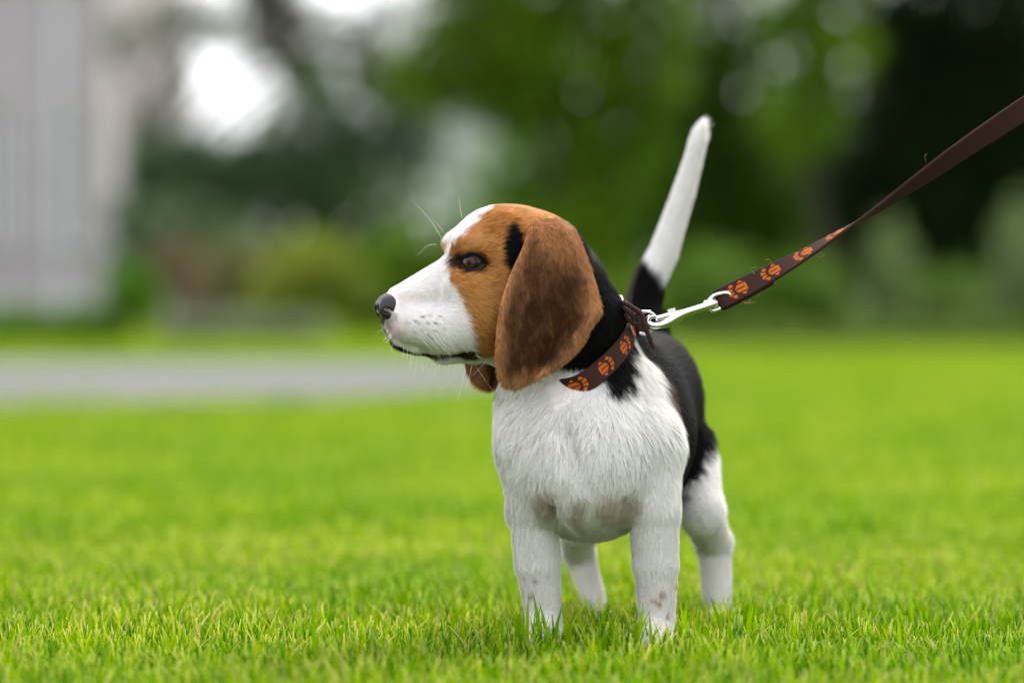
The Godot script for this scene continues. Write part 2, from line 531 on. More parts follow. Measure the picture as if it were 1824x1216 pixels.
func build_puppy() -> void:
	head_at = at(930, 520, 0.012)
	collar_at = at(1021, 622, -0.022)
	collar_a = Vector3(117, 60, 0).normalized()
	collar_b = Vector3(0.0, -0.0236, 0.051).normalized()
	collar_b = (collar_b - collar_a * collar_b.dot(collar_a)).normalized()
	var dog := thing("beagle_puppy", at(1060, 1165, -0.02), "white, black and tan beagle puppy standing on the lawn with its tail up", "dog")
	# ---- body: metres
	var F := Field.new(Vector3(-0.03, -0.004, -0.335), Vector3(0.195, 0.44, 0.085), 0.0034)
	body_field = F
	var P := 1.0 / PPM
	var e := func(px: float, py: float, z: float, rx: float, ry: float, rz: float, k: float) -> void:
		F.ball(at(px, py, z), Vector3(rx * P, ry * P, rz), k * P, Basis(Vector3.UP, -0.2))
	var c := func(px1: float, py1: float, z1: float, r1: float, px2: float, py2: float, z2: float, r2: float, k: float) -> void:
		F.cone(at(px1, py1, z1), at(px2, py2, z2), r1 * P, r2 * P, k * P)
	e.call(1050, 806, -0.025, 150, 160, 0.070, 20)                # chest
	e.call(1090, 770, -0.11, 150, 150, 0.11, 60)                  # ribs
	e.call(1152, 722, -0.215, 104, 120, 0.078, 60)                # rump
	c.call(1095, 690, -0.07, 95, 1150, 668, -0.22, 74, 50)        # back
	c.call(1110, 830, -0.10, 95, 1150, 790, -0.21, 70, 40)        # belly
	c.call(958, 728, -0.010, 62, 965, 790, 0.0, 74, 50)            # breast and shoulders
	c.call(1126, 720, -0.03, 66, 1142, 800, -0.02, 68, 40)
	e.call(1035, 820, 0.028, 105, 118, 0.040, 50)
	c.call(950, 800, 0.008, 50, 951, 905, 0.006, 46, 34)          # upper arms
	c.call(1160, 805, 0.002, 50, 1164, 905, 0.014, 46, 34)
	c.call(1024, 710, -0.022, 122, 1004, 580, -0.010, 101, 60)    # neck
	c.call(1004, 580, -0.010, 101, 985, 520, 0.0, 92, 30)
	c.call(1098, 655, -0.10, 58, 1060, 590, -0.045, 66, 40)       # withers
	e.call(925, 914, -0.012, 16, 32, 0.013, 34)                   # elbows
	e.call(1190, 917, -0.002, 16, 32, 0.013, 34)
	F.cone(at(990, 885, 0.043), at(1004, 955, 0.021), 7 * P, 9 * P, 26 * P, true)   # folds between breast and forelegs
	F.cone(at(1124, 885, 0.045), at(1113, 955, 0.029), 7 * P, 9 * P, 26 * P, true)
	e.call(934, 765, 0.010, 34, 44, 0.022, 36)                    # points of the shoulders
	e.call(1160, 775, 0.006, 36, 46, 0.022, 40)
	F.cone(at(1015, 760, 0.056), at(1030, 850, 0.072), 8 * P, 9 * P, 30 * P, true)
	# forelegs
	c.call(951, 905, 0.005, 45, 957, 1000, 0.004, 40, 4)
	c.call(957, 1000, 0.004, 40, 968, 1095, 0.0, 33, 6)
	e.call(970, 1137, 0.014, 36, 31, 0.022, 34)
	c.call(1165, 905, 0.013, 45, 1168, 1000, 0.014, 40, 4)
	c.call(1168, 1000, 0.014, 40, 1171, 1100, 0.012, 33, 6)
	e.call(1169, 1143, 0.026, 36, 31, 0.022, 34)
	for t in [-1.5, -0.5, 0.5, 1.5]:                              # toes
		e.call(970 + t * 17, 1142, 0.030 - absf(t) * 0.004, 11, 19, 0.013, 5)
		e.call(1169 + t * 17, 1148, 0.042 - absf(t) * 0.004, 11, 19, 0.013, 5)
	# hind legs: knee forward, hock back
	c.call(1215, 800, -0.21, 63, 1250, 912, -0.165, 40, 30)
	c.call(1250, 912, -0.165, 40, 1272, 968, -0.225, 32, 18)
	c.call(1273, 968, -0.225, 34, 1279, 1075, -0.212, 28, 14)
	e.call(1281, 1104, -0.190, 29, 24, 0.026, 26)
	c.call(1085, 815, -0.21, 62, 1030, 930, -0.165, 38, 30)
	c.call(1030, 930, -0.165, 38, 1030, 985, -0.225, 28, 18)
	c.call(1032, 985, -0.225, 30, 1060, 1070, -0.212, 23, 12)
	e.call(1062, 1102, -0.190, 29, 24, 0.026, 26)
	# tail
	var tail := [[1150, 610, -0.270, 45], [1144, 550, -0.280, 39], [1156, 500, -0.283, 34], [1180, 455, -0.282, 30], [1199, 400, -0.279, 26], [1216, 350, -0.275, 23.5], [1231, 300, -0.270, 20.5], [1245, 250, -0.264, 16], [1251, 232, -0.261, 9]]
	for i in tail.size() - 1:
		var a: Array = tail[i]
		var b: Array = tail[i + 1]
		c.call(a[0], a[1], a[2], a[3], b[0], b[1], b[2], b[3], 30 if i == 0 else 1.5)
	var bg := F.net(-0.0012)
	var guides := []
	for r in [[1050, 800, 0.07, 0, -1, 0.05, 120], [1040, 715, 0.05, -0.1, -1, 0.1, 60], [940, 780, 0.02, -0.45, -1, 0, 70], [1170, 770, 0.01, 0.55, -0.9, -0.1, 60], [1130, 690, 0.0, 0.35, -1, -0.1, 50], [920, 700, 0.0, -0.25, -1, 0, 50],
		[1000, 900, 0.06, -0.25, -1, 0, 45], [1095, 900, 0.06, 0.3, -1, 0, 45], [1030, 900, 0.07, 0.0, -1, 0, 25], [955, 1000, 0.03, 0.1, -1, 0, 80], [1170, 1000, 0.04, 0, -1, 0, 80], [955, 1100, 0.03, 0, -1, 0.3, 40], [1170, 1110, 0.04, 0, -1, 0.3, 40],
		[1190, 700, -0.06, 0.45, -0.7, -0.6, 50], [1210, 800, -0.07, 0.3, -0.8, -0.7, 50], [1200, 640, -0.15, 0.35, -0.3, -1, 80], [1240, 720, -0.2, 0.3, -0.8, -0.6, 60], [1230, 850, -0.19, 0.2, -1, -0.2, 70], [1275, 1000, -0.21, 0, -1, 0, 70], [1040, 1000, -0.21, 0, -1, 0, 70],
		[1060, 870, -0.1, 0, -0.3, -1, 60], [1150, 610, -0.2, 0.1, 0.1, -1, 50], [1150, 540, -0.28, 0.1, 1, 0, 40], [1190, 430, -0.28, 0.25, 1, 0, 60], [1230, 290, -0.27, 0.2, 1, 0.02, 70], [1060, 560, -0.02, 0.55, -0.8, -0.3, 50], [1090, 620, -0.03, 0.5, -0.8, -0.35, 45], [950, 640, 0.03, -0.1, -1, 0.1, 60], [1010, 650, 0.04, 0.05, -1, 0.1, 50]]:
		guides.append([at(r[0], r[1], r[2]), Vector3(r[3], r[4], r[5]).normalized(), 1.0 / pow(r[6] * P, 2)])
	var bl := PackedFloat32Array()
	for i in bg.v.size():
		bg.c[i] = paint_body(bg.v[i], bg.n[i])
		bl.append(hair_body(bg.v[i]))
	skins.append({"g": bg, "flow": flows(bg, guides), "len": bl, "paint": 1, "lift": 1.0})
	# ---- head: photograph pixels along the head's own axes
	var H := Field.new(Vector3(-150, -195, -140), Vector3(272, 168, 140), 4.6)
	head_field = H
	var he := func(px: float, py: float, n: float, rx: float, ry: float, rn: float, k: float, cut := false) -> void:
		for s in ([1.0, -1.0] if n != 0.0 else [1.0]):
			H.ball(hq(px, py, n, s), Vector3(rx, ry, rn), k, Basis(), cut)
	var hc := func(x1: float, y1: float, n1: float, r1: float, x2: float, y2: float, n2: float, r2: float, k: float, cut := false) -> void:
		for s in ([1.0, -1.0] if n1 != 0.0 or n2 != 0.0 else [1.0]):
			H.cone(hq(x1, y1, n1, s), hq(x2, y2, n2, s), r1, r2, k, cut)
	he.call(930, 472, 0, 112, 101, 92, 10)                        # skull
	he.call(882, 452, 0, 80, 78, 66, 40)                          # forehead
	H.cone(hq(960, 500, 0), hq(1026, 600, -16), 92, 86, 40)                # neck
	H.cone(hq(930, 590, 0), hq(982, 640, -22), 56, 60, 30)
	he.call(842, 437, 38, 35, 25, 29, 26)                         # brows
	hc.call(806, 498, 0, 42, 716, 543, 0, 34, 26)                 # bridge
	hc.call(736, 576, 24, 35, 800, 586, 39, 45, 18)               # upper lips
	he.call(716, 574, 0, 32, 38, 32, 16)
	hc.call(716, 606, 6, 15, 745, 614, 12, 17, 10)
	hc.call(722, 610, 0, 13, 790, 624, 0, 19, 10)
	hc.call(790, 627, 0, 21, 836, 620, 0, 25, 10)                 # chin
	hc.call(790, 617, 10, 20, 850, 600, 26, 32, 12)
	he.call(872, 558, 50, 72, 72, 50, 34)                         # cheeks
	he.call(842, 512, 52, 46, 34, 32, 26)                         # below the eyes
	hc.call(860, 596, 0, 40, 930, 610, 0, 60, 30)                 # jaw
	# mouth line and eye sockets
	for i in range(2, lip.size() - 4, 2):
		var n1: float = 24.0 + (lip[i] - 690.0) * 0.36
		var n2: float = 24.0 + (lip[i + 2] - 690.0) * 0.36
		hc.call(lip[i] + 2.0, lip[i + 1] + 1.0, n1 + 14.0, 3.5, lip[i + 2] + 2.0, lip[i + 3] + 1.0, n2 + 14.0, 3.5, 5.0, true)
	var ec := hq(845, 470, 52)
	for s in [1.0, -1.0]:
		var q := Vector3(ec.x, ec.y, ec.z * s)
		H.ball(q + Vector3(4, 1, 10 * s), Vector3(25, 17, 20), 8, Basis(), true)
		H.ball(q + Vector3(24, 0, 2 * s), Vector3(14, 9, 14), 8, Basis(), true)
	var hg := H.net(-1.5)
	var hguides := []
	for r in [[705, 525, 0, -1, 0.1, 0.1, 30], [760, 570, 50, -1, -0.25, 0.1, 45], [740, 600, 40, -0.8, -0.8, 0, 30], [800, 600, 60, -0.8, -0.7, 0, 40], [770, 490, 0, -1, 0.25, 0, 40], [800, 430, 0, -0.6, 0.8, 0, 40], [850, 390, 20, -0.85, 0.5, 0.1, 40], [930, 370, 0, -1, -0.1, 0, 60], [840, 430, 50, -0.7, 0.6, 0.4, 26],
		[880, 430, 70, -1, 0.1, 0.2, 40], [860, 500, 80, -1, -0.15, 0.1, 35], [820, 500, 60, -0.9, -0.5, 0.2, 25], [870, 570, 100, -0.85, -0.6, 0, 50], [850, 620, 60, -0.8, -0.6, 0, 30], [800, 640, 0, -1, -0.2, 0, 30], [880, 650, 0, -0.7, -0.8, 0, 40], [1000, 450, 60, -0.7, -0.8, 0, 60], [1050, 560, 80, -0.5, -0.9, 0, 60], [960, 640, 70, -0.2, -1, 0, 50]]:
		for s in ([1.0, -1.0] if r[2] != 0 else [1.0]):
			hguides.append([head_world(hq(r[0], r[1], r[2], s)), head_dir(Vector3(r[3], r[4], r[5] * s)).normalized(), 1.0 / pow(r[6] * P, 2)])
	var hl := PackedFloat32Array()
	for i in hg.v.size():
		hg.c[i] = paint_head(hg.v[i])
		hl.append(hair_head(hg.v[i]))
		hg.n[i] = head_dir(hg.n[i]).normalized()
		hg.v[i] = head_world(hg.v[i])
	turn_over(hg)
	skins.append({"g": hg, "flow": flows(hg, hguides), "len": hl, "paint": 2, "lift": 0.8})
	# ---- ears
	for s in [1.0, -1.0]: ear(s)
	# ---- lids
	var gaze := Vector3(0.60, 0.04, 0.80).normalized()
	var open := Vector3(0.52, 0.03, 0.855).normalized()
	var lids := Geo.new()
	for s in [1.0, -1.0]: eyelid(lids, Vector3(ec.x, ec.y, ec.z * s), Vector3(open.x, open.y, open.z * s), 20.0)
	# ---- one body mesh
	var all := Geo.new()
	for sk in skins: merge(all, sk.g)
	var furred := all.v.size()
	merge(all, lids)
	var lo := dog.position
	for i in all.v.size():
		all.v[i] -= lo
		if i < furred: all.c[i] *= Color(0.88, 0.82, 0.80)     # skin under the coat
	var hide := tinted(0.75, 0.15)
	put("body", all.mesh(), hide, dog)
	# ---- eyes and nose
	for s in [1.0, -1.0]: eye(dog, Vector3(ec.x, ec.y, ec.z * s), Vector3(gaze.x, gaze.y, gaze.z * s), 20.0)
	nose(dog)
	fur(dog)
	whiskers(dog)

func turn_over(g: Geo) -> void:            # the head's axes are left-handed, so its faces turn round when they are set in the world
	for i in range(0, g.ix.size(), 3):
		var t := g.ix[i + 1]
		g.ix[i + 1] = g.ix[i + 2]
		g.ix[i + 2] = t

func merge(g: Geo, b: Geo) -> void:
	var first := g.v.size()
	g.v.append_array(b.v); g.n.append_array(b.n); g.c.append_array(b.c); g.uv.append_array(b.uv)
	for i in b.ix: g.ix.append(first + i)

func flows(g: Geo, guides: Array) -> PackedVector3Array:
	var out := PackedVector3Array()
	out.resize(g.v.size())
	for i in g.v.size():
		var s := Vector3.ZERO
		var p := g.v[i]
		for q in guides: s += q[1] * exp(-minf(p.distance_squared_to(q[0]) * q[2], 40.0))
		if s.length_squared() < 1e-30: s = Vector3.DOWN
		s = s.normalized()
		s = s - g.n[i] * s.dot(g.n[i])
		out[i] = s.normalized() if s.length_squared() > 1e-6 else g.n[i].cross(Vector3.RIGHT).normalized()
	return out

func row_at(rows: Array, v: float) -> PackedFloat32Array:       # smooth interpolation of [v, a, b, c, ...]
	var i := 0
	while i < rows.size() - 2 and rows[i + 1][0] < v: i += 1
	var t: float = clampf((v - rows[i][0]) / (rows[i + 1][0] - rows[i][0]), 0.0, 1.0)
	var a: Array = rows[maxi(i - 1, 0)]
	var d: Array = rows[mini(i + 2, rows.size() - 1)]
	var out := PackedFloat32Array()
	for k in range(1, rows[i].size()): out.append(cubic_interpolate(rows[i][k], rows[i + 1][k], a[k], d[k], t))
	return out

func ear(s: float) -> void:
	var rows := [[0.0, 950, 392, 990, 388, 40], [0.08, 942, 410, 1016, 405, 82], [0.18, 930, 444, 1034, 436, 102], [0.30, 908, 492, 1050, 476, 111], [0.42, 893, 540, 1060, 512, 117], [0.53, 885, 588, 1068, 546, 120], [0.59, 884, 610, 1064, 563, 121], [0.66, 884, 632, 1050, 584, 121], [0.78, 887, 660, 1034, 613, 119], [0.88, 893, 675, 1010, 640, 116], [0.95, 899, 682, 976, 661, 113], [1.0, 907, 685, 942, 675, 110]]
	var g := Geo.new()
	var flow := PackedVector3Array()
	var ln := PackedFloat32Array()
	var nu := 26
	var nv := 40
	var far_tweak := 0.0 if s > 0.0 else 1.0
	for side in [1.0, -1.0]:
		for j in nv + 1:
			var v := float(j) / nv
			var r := row_at(rows, v)
			for i in nu + 1:
				var u := float(i) / nu
				var px := lerpf(r[0], r[2], u)
				var py := lerpf(r[1], r[3], u) + sin(u * PI) * 5.0 * smoothstep(0.75, 1.0, v)
				px += far_tweak * 13.0 * v
				py += far_tweak * 9.0 * v
				var n := r[4] + 9.0 * sin(u * PI) + 9.0 * exp(-pow(u / 0.09, 2)) * smoothstep(0.05, 0.2, v) * smoothstep(0.85, 0.5, v)
				n -= 5.0 * exp(-pow((u - 0.17) / 0.08, 2)) * smoothstep(0.05, 0.2, v)
				n += 9.0 * exp(-pow((u - 0.94) / 0.07, 2) - pow((v - 0.56) / 0.10, 2)) - 9.0 * exp(-pow((u - 0.83) / 0.06, 2) - pow((v - 0.60) / 0.12, 2))
				n += (3.0 * sin(v * 9.0 + u * 7.0) * u + 5.5 * sin(u * 14.0 + v * 4.0 - 1.0)) * smoothstep(0.2, 0.5, v) * smoothstep(1.0, 0.8, v)
				n -= 24.0 * smoothstep(0.80, 1.0, u) * smoothstep(0.9, 0.2, v) * 0.5
				var thick := 2.5 * pow(maxf(1.0 - pow(absf(2.0 * u - 1.0), 6.0), 0.0), 0.5) * (1.0 if v < 0.93 else pow(maxf(1.0 - pow((v - 0.93) / 0.07, 2), 0.0), 0.5))
				var q := hq(px, py, n + side * thick, s)
				var edge := minf(minf(u * 1.2, 1.0 - u), (1.0 - v) * 1.2)
				var w := noise.get_noise_3d(q.x * 0.022, q.y * 0.010, 3.0)
				var w2 := noise.get_noise_3d(q.x * 0.19, q.y * 0.028, 9.0)
				var k := w * 0.10 + w2 * 0.06
				var rust := Color(0.47, 0.225, 0.098)
				k += noise.get_noise_3d(q.x * 0.3, q.y * 0.05, 4.0) * 0.05
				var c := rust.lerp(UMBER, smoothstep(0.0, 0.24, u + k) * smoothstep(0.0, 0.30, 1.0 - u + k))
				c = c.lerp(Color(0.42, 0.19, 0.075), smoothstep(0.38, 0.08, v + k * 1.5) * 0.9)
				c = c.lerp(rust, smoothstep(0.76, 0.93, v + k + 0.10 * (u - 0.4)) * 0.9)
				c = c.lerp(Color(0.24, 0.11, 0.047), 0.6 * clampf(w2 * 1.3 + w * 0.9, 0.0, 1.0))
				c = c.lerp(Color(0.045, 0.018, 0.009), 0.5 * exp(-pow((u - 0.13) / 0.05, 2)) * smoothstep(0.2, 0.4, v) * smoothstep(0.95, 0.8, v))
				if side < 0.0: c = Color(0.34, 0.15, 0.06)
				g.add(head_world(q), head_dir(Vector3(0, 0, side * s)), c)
				flow.append(head_dir(Vector3(-0.12 + (u - 0.5) * -0.35, -1.0, 0.0)).normalized())
				ln.append(0.0052)
	for k in 2:
		var b := k * (nv + 1) * (nu + 1)
		for j in nv:
			for i in nu:
				var q0 := b + j * (nu + 1) + i
				g.quad(q0, q0 + 1, q0 + nu + 2, q0 + nu + 1)
	g.smooth()
	for i in flow.size():
		flow[i] = (flow[i] - g.n[i] * flow[i].dot(g.n[i])).normalized()
	skins.append({"g": g, "flow": flow, "len": ln, "paint": 0, "lift": 0.6})

func eyelid(g: Geo, ec: Vector3, w: Vector3, R: float) -> void:
	var s := signf(w.z)
	var eh := (Vector3(1, 0, 0) - w * w.x).normalized()       # towards the nose
	var ev := w.cross(eh) * (-1.0 if w.cross(eh).y < 0.0 else 1.0)
	var rings := [[0.98, 0.99], [1.0, 1.07], [1.08, 1.15], [1.20, 1.18], [1.36, 1.12], [1.55, 0.98], [1.9, 0.8]]
	var seg := 40
	var first := g.v.size()
	for k in rings.size():
		for i in seg:
			var a := TAU * i / seg
			var x := cos(a) * 1.12
			var y := signf(sin(a)) * pow(absf(sin(a)), 1.25) * (0.70 if sin(a) > 0.0 else 0.52)
			if cos(a) > 0.0: x *= 1.0 + 0.25 * pow(cos(a), 4.0)     # tear duct
			y -= 0.02 * cos(a)
			var rho: Vector2 = Vector2(x, y) * rings[k][0]
			if k > 2: rho += Vector2(x, y).normalized() * 0.05 * (k - 2)
			var ang := minf(rho.length(), 2.2)
			var dirv: Vector3 = (w * cos(ang) + (eh * rho.x + ev * rho.y) / maxf(rho.length(), 1e-6) * sin(ang))
			var q: Vector3 = ec + dirv * R * rings[k][1]
			var lower := smoothstep(0.1, -0.6, sin(a))
			var c := Color(0.007, 0.005, 0.005).lerp(Color(0.045, 0.030, 0.032), lower * (1.0 if k > 0 else 0.3))
			if k > 3: c = c.lerp(TAN, 0.35 * (k - 3))
			g.add(head_world(q), head_dir(dirv), c)
	for k in rings.size() - 1:
		for i in seg:
			var i2 := (i + 1) % seg
			g.quad(first + k * seg + i, first + k * seg + i2, first + (k + 1) * seg + i2, first + (k + 1) * seg + i)

func eye(dog: Node3D, ec: Vector3, gaze: Vector3, R: float) -> void:
	var g := Geo.new()
	var x := gaze.cross(Vector3.UP).normalized()
	var y := x.cross(gaze).normalized()
	var nr := 30
	var seg := 32
	var o := dog.position
	for j in nr + 1:
		var a := PI * 0.62 * j / nr
		for i in seg:
			var b := TAU * i / seg
			var d := gaze * cos(a) + (x * cos(b) + y * sin(b)) * sin(a)
			var bulge := 1.0 + 0.06 * smoothstep(0.62, 0.3, a)
			var streak := 0.85 + 0.3 * noise.get_noise_2d(cos(b) * 9.0, sin(b) * 9.0)
			var c := Color(0.006, 0.005, 0.005)
			if a > 0.20: c = Color(0.060, 0.032, 0.013) * streak
			if a > 0.20: c = c.lerp(Color(0.012, 0.007, 0.004), smoothstep(0.42, 0.58, a))
			c = c.lerp(Color(0.02, 0.013, 0.011), smoothstep(0.66, 0.85, a))
			g.add(head_world(ec + d * R * bulge) - o, head_dir(d), c)
	for j in nr:
		for i in seg:
			g.quad(j * seg + i, j * seg + (i + 1) % seg, (j + 1) * seg + (i + 1) % seg, (j + 1) * seg + i)
	g.smooth()
	var m := tinted(0.04, 0.25)
	put("eye", g.mesh(), m, dog)

func nose(dog: Node3D) -> void:
	var N := Field.new(Vector3(205, -75, -46), Vector3(282, 22, 46), 1.5)
	var e := func(px: float, py: float, n: float, rx: float, ry: float, rn: float, k: float) -> void:
		for s in ([1.0, -1.0] if n != 0.0 else [1.0]): N.ball(hq(px, py, n, s), Vector3(rx, ry, rn), k)
	e.call(699, 541, 0, 25, 20, 27, 4)
	e.call(699, 549, 17, 21, 20, 13, 8)
	e.call(692, 566, 0, 11, 18, 12, 8)
	for s in [1.0, -1.0]:
		N.cone(hq(683, 549, 11, s), hq(694, 552, 24, s), 6.5, 5.0, 4, true)
		N.cone(hq(694, 552, 24, s), hq(708, 560, 34, s), 4.0, 2.0, 4, true)
	N.cone(hq(676, 552, 0), hq(684, 580, 0), 1.2, 1.5, 3, true)
	var g := N.net(0.0)
	for i in g.v.size():
		var q := g.v[i]
		g.n[i] = head_dir(g.n[i]).normalized()
		g.v[i] = head_world(q) - dog.position
		var w := noise.get_noise_3d(q.x * 0.5, q.y * 0.5, q.z * 0.5)
		g.c[i] = Color(0.016, 0.012, 0.012).lerp(Color(0.032, 0.024, 0.024), clampf(w + 0.4, 0, 1))
	turn_over(g)
	var m := tinted(0.38, 0.4)
	put("nose", g.mesh(), m, dog)

func tuft(hairs: int, w0: float, sd: int) -> ArrayMesh:
	var r := RandomNumberGenerator.new()
	r.seed = sd
	var g := Geo.new()
	for h in hairs:
		var x0 := r.randf_range(-0.09, 0.09)
		var y0 := r.randf_range(-0.12, 0.12)
		var l := r.randf_range(0.7, 1.1)
		var lift := r.randf_range(0.14, 0.30)
		var lean := r.randf_range(-0.14, 0.14)
		var tilt := r.randf_range(-0.35, 0.35)
		var b := r.randf_range(0.82, 1.12)
		var col := Color(b, b, b)
		var nn := Vector3(tilt, r.randf_range(-0.1, 0.25), 1.0).normalized()
		var id := []
		for k in 4:
			var t := k / 3.0
			var c := Vector3(x0 + lean * t * t, y0 + l * t, -0.03 + lift * (1.5 * t - 0.6 * t * t))
			var w := w0 * (1.0 - 0.85 * t)
			if k == 3: id.append(g.add(c, nn, col))
			else:
				id.append(g.add(c - Vector3(w, 0, -w * tilt), nn, col))
				id.append(g.add(c + Vector3(w, 0, -w * tilt), nn, col))
		g.quad(id[0], id[1], id[3], id[2])
		g.quad(id[2], id[3], id[5], id[4])
		g.tri(id[4], id[5], id[6])
	return g.mesh()

func fur(dog: Node3D) -> void:
	var where := []
	var tint := PackedColorArray()
	var eye_dir := Vector3(0, 0.02, 1)
	for sk in skins:
		var g: Geo = sk.g
		var fl: PackedVector3Array = sk.flow
		var ln: PackedFloat32Array = sk.len
		var kind: int = sk.paint
		for i in range(0, g.ix.size(), 3):
			var a := g.ix[i]
			var b := g.ix[i + 1]
			var c := g.ix[i + 2]
			var l := (ln[a] + ln[b] + ln[c]) / 3.0
			if minf(ln[a], minf(ln[b], ln[c])) <= 0.0: continue
			var mid := (g.v[a] + g.v[b] + g.v[c]) / 3.0
			if kind == 1 and mid.distance_to(head_at) < 0.05: continue
			var gap := maxf(l * 0.105, 0.00088)
			var want := (g.v[b] - g.v[a]).cross(g.v[c] - g.v[a]).length() * 0.5 / (gap * gap)
			if (g.n[a] + g.n[b] + g.n[c]).dot(eye_dir) < -0.6: want *= 0.45
			var cnt := int(want + rng.randf())
			for k in cnt:
				var u := rng.randf()
				var v := rng.randf()
				if u + v > 1.0:
					u = 1.0 - u
					v = 1.0 - v
				var p := g.v[a] + (g.v[b] - g.v[a]) * u + (g.v[c] - g.v[a]) * v
				var n := (g.n[a] + (g.n[b] - g.n[a]) * u + (g.n[c] - g.n[a]) * v).normalized()
				var f := fl[a] + (fl[b] - fl[a]) * u + (fl[c] - fl[a]) * v
				var col: Color
				if kind == 1: col = paint_body(p, n)
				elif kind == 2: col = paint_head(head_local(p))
				else: col = g.c[a].lerp(g.c[b], u).lerp(g.c[c], v)
				var swirl := noise.get_noise_3d(p.x * 60.0, p.y * 60.0, p.z * 60.0) * 0.8 + rng.randf_range(-0.22, 0.22)
				if kind == 1 and p.y > 0.29: swirl *= 0.35
				f = f.rotated(n, swirl)
				f = (f - n * f.dot(n)).normalized()
				var side := f.cross(n)
				var len := l * rng.randf_range(0.75, 1.2)
				where.append(Transform3D(Basis(side * len, f * len, n * (len * sk.lift * rng.randf_range(0.8, 1.3))), p - dog.position))
				var j := rng.randf_range(0.84, 1.08) if col.r > 0.55 else rng.randf_range(0.5, 1.55)
				tint.append(Color(col.r * j, col.g * j, col.b * j))
	print("tufts ", where.size())
	var m := tinted(0.5, 0.14, 0.6)
	many("fur", tuft(4, 0.021 , 5), m, where, tint, dog)

func whiskers(dog: Node3D) -> void:
	var m := matte(lin(0.8, 0.78, 0.74), 0.4)
	m.backlight_enabled = true
	m.backlight = Color(0.5, 0.5, 0.5)
	var list := [[787, 424, 18, 772, 392, 22, 741, 365, 30], [778, 436, -30, 760, 432, -40, 744, 456, -50], [824, 388, 10, 819, 368, 14, 819, 350, 18], [792, 416, 25, 784, 400, 30, 770, 392, 30], [800, 642, 20, 785, 650, 30, 772, 644, 35],
		[828, 652, 20, 815, 680, 40, 783, 690, 60], [830, 652, 30, 824, 684, 45, 817, 714, 55], [842, 648, 40, 836, 676, 50, 830, 692, 55], [848, 650, 30, 862, 672, 50, 878, 692, 60], [868, 640, 50, 850, 660, 60, 842, 668, 66]]
	for i in 34:
		var x := rng.randf_range(684, 812)
		var y := 577.0 + (x - 683.0) * 0.9 if x < 730 else rng.randf_range(624, 640)
		var n := rng.randf_range(5, 34)
		var dx := rng.randf_range(-9, 6)
		var dy := rng.randf_range(14, 34)
		if x < 705:
			dx -= 7.0
			dy *= 0.5
		list.append([x, y, n, x + dx * 0.3, y + dy * 0.55, n + 4, x + dx, y + dy, n + 7])
	for i in range(0, dots.size(), 2):
		list.append([dots[i], dots[i + 1], 58, dots[i] + 22, dots[i + 1] + 20, 78, dots[i] + 40 + rng.randf_range(-8, 14), dots[i + 1] + 42 + rng.randf_range(-8, 12), 84])
	for w in list:
		var a := hq(w[0], w[1], w[2])
		var b := hq(w[3], w[4], w[5])
		var c := hq(w[6], w[7], w[8])
		if w[2] > 50: a.z = surface_n(a)
		var pts := []
		for k in 8:
			var t := k / 7.0
			pts.append(head_world(a.lerp(b, t).lerp(b.lerp(c, t), t)) - dog.position)
		var g := Geo.new()
		tube(g, pts, even(8, 0.00014, 0.00004), 4)
		put("whisker", g.mesh(), m, dog)

func surface_n(q: Vector3) -> float:       # how far out the skin of the head lies there
	var n := 110.0
	while n > 10.0 and head_field.value(Vector3(q.x, q.y, n)) > 0.0: n -= 2.0
	return n
# ------------------------------------------------------------------ ground, path, grass
func sheet(called: String, pts: Array, y: float, mat: Material) -> MeshInstance3D:
	var g := Geo.new()
	var poly := PackedVector2Array()
	for p in pts: poly.append(p)
	for p in pts: g.add(Vector3(p.x, y, p.y), Vector3.UP, Color.WHITE, p)
	var t := Geometry2D.triangulate_polygon(poly)
	for i in range(0, t.size(), 3): g.tri(t[i], t[i + 1], t[i + 2])
	var o := put(called, g.mesh(), mat)
	tag(o, "", "", "", "structure")
	return o

func ground_xz(px: float, py: float) -> Vector2:      # where that line of sight meets the lawn
	var d := 625.0 * DIST / (py - 540.0)
	var p := far_at(px, py, d)
	return Vector2(p.x, p.z)

var path_edge: PackedVector2Array

func build_ground() -> void:
	var earth := matte(Color.WHITE, 0.95, 0.2)
	earth.albedo_texture = noise_tex(256, 0.05, 4, lin(0.045, 0.075, 0.012), lin(0.075, 0.12, 0.02), 11)
	earth.uv1_triplanar = true
	earth.uv1_world_triplanar = true
	earth.uv1_scale = Vector3.ONE * 0.7
	tag(sheet("ground", [Vector2(-420, 30), Vector2(420, 30), Vector2(420, -620), Vector2(-420, -620)], 0.0, earth), "mown lawn earth under the grass reaching back to the trees")
	var asphalt := matte(Color.WHITE, 0.9, 0.3)
	asphalt.albedo_texture = noise_tex(256, 0.09, 4, lin(0.08, 0.077, 0.085), lin(0.12, 0.115, 0.125), 12)
	asphalt.uv1_triplanar = true
	asphalt.uv1_world_triplanar = true
	asphalt.uv1_scale = Vector3.ONE * 0.9
	var pts := []
	for q in [[-900, 750], [0, 742], [600, 730], [850, 704], [960, 680], [1000, 668], [1000, 664], [900, 660], [400, 657], [-900, 657]]:
		pts.append(ground_xz(q[0], q[1]))
	path_edge = PackedVector2Array(pts)
	tag(sheet("path", pts, 0.03, asphalt), "pale grey path crossing behind the lawn")

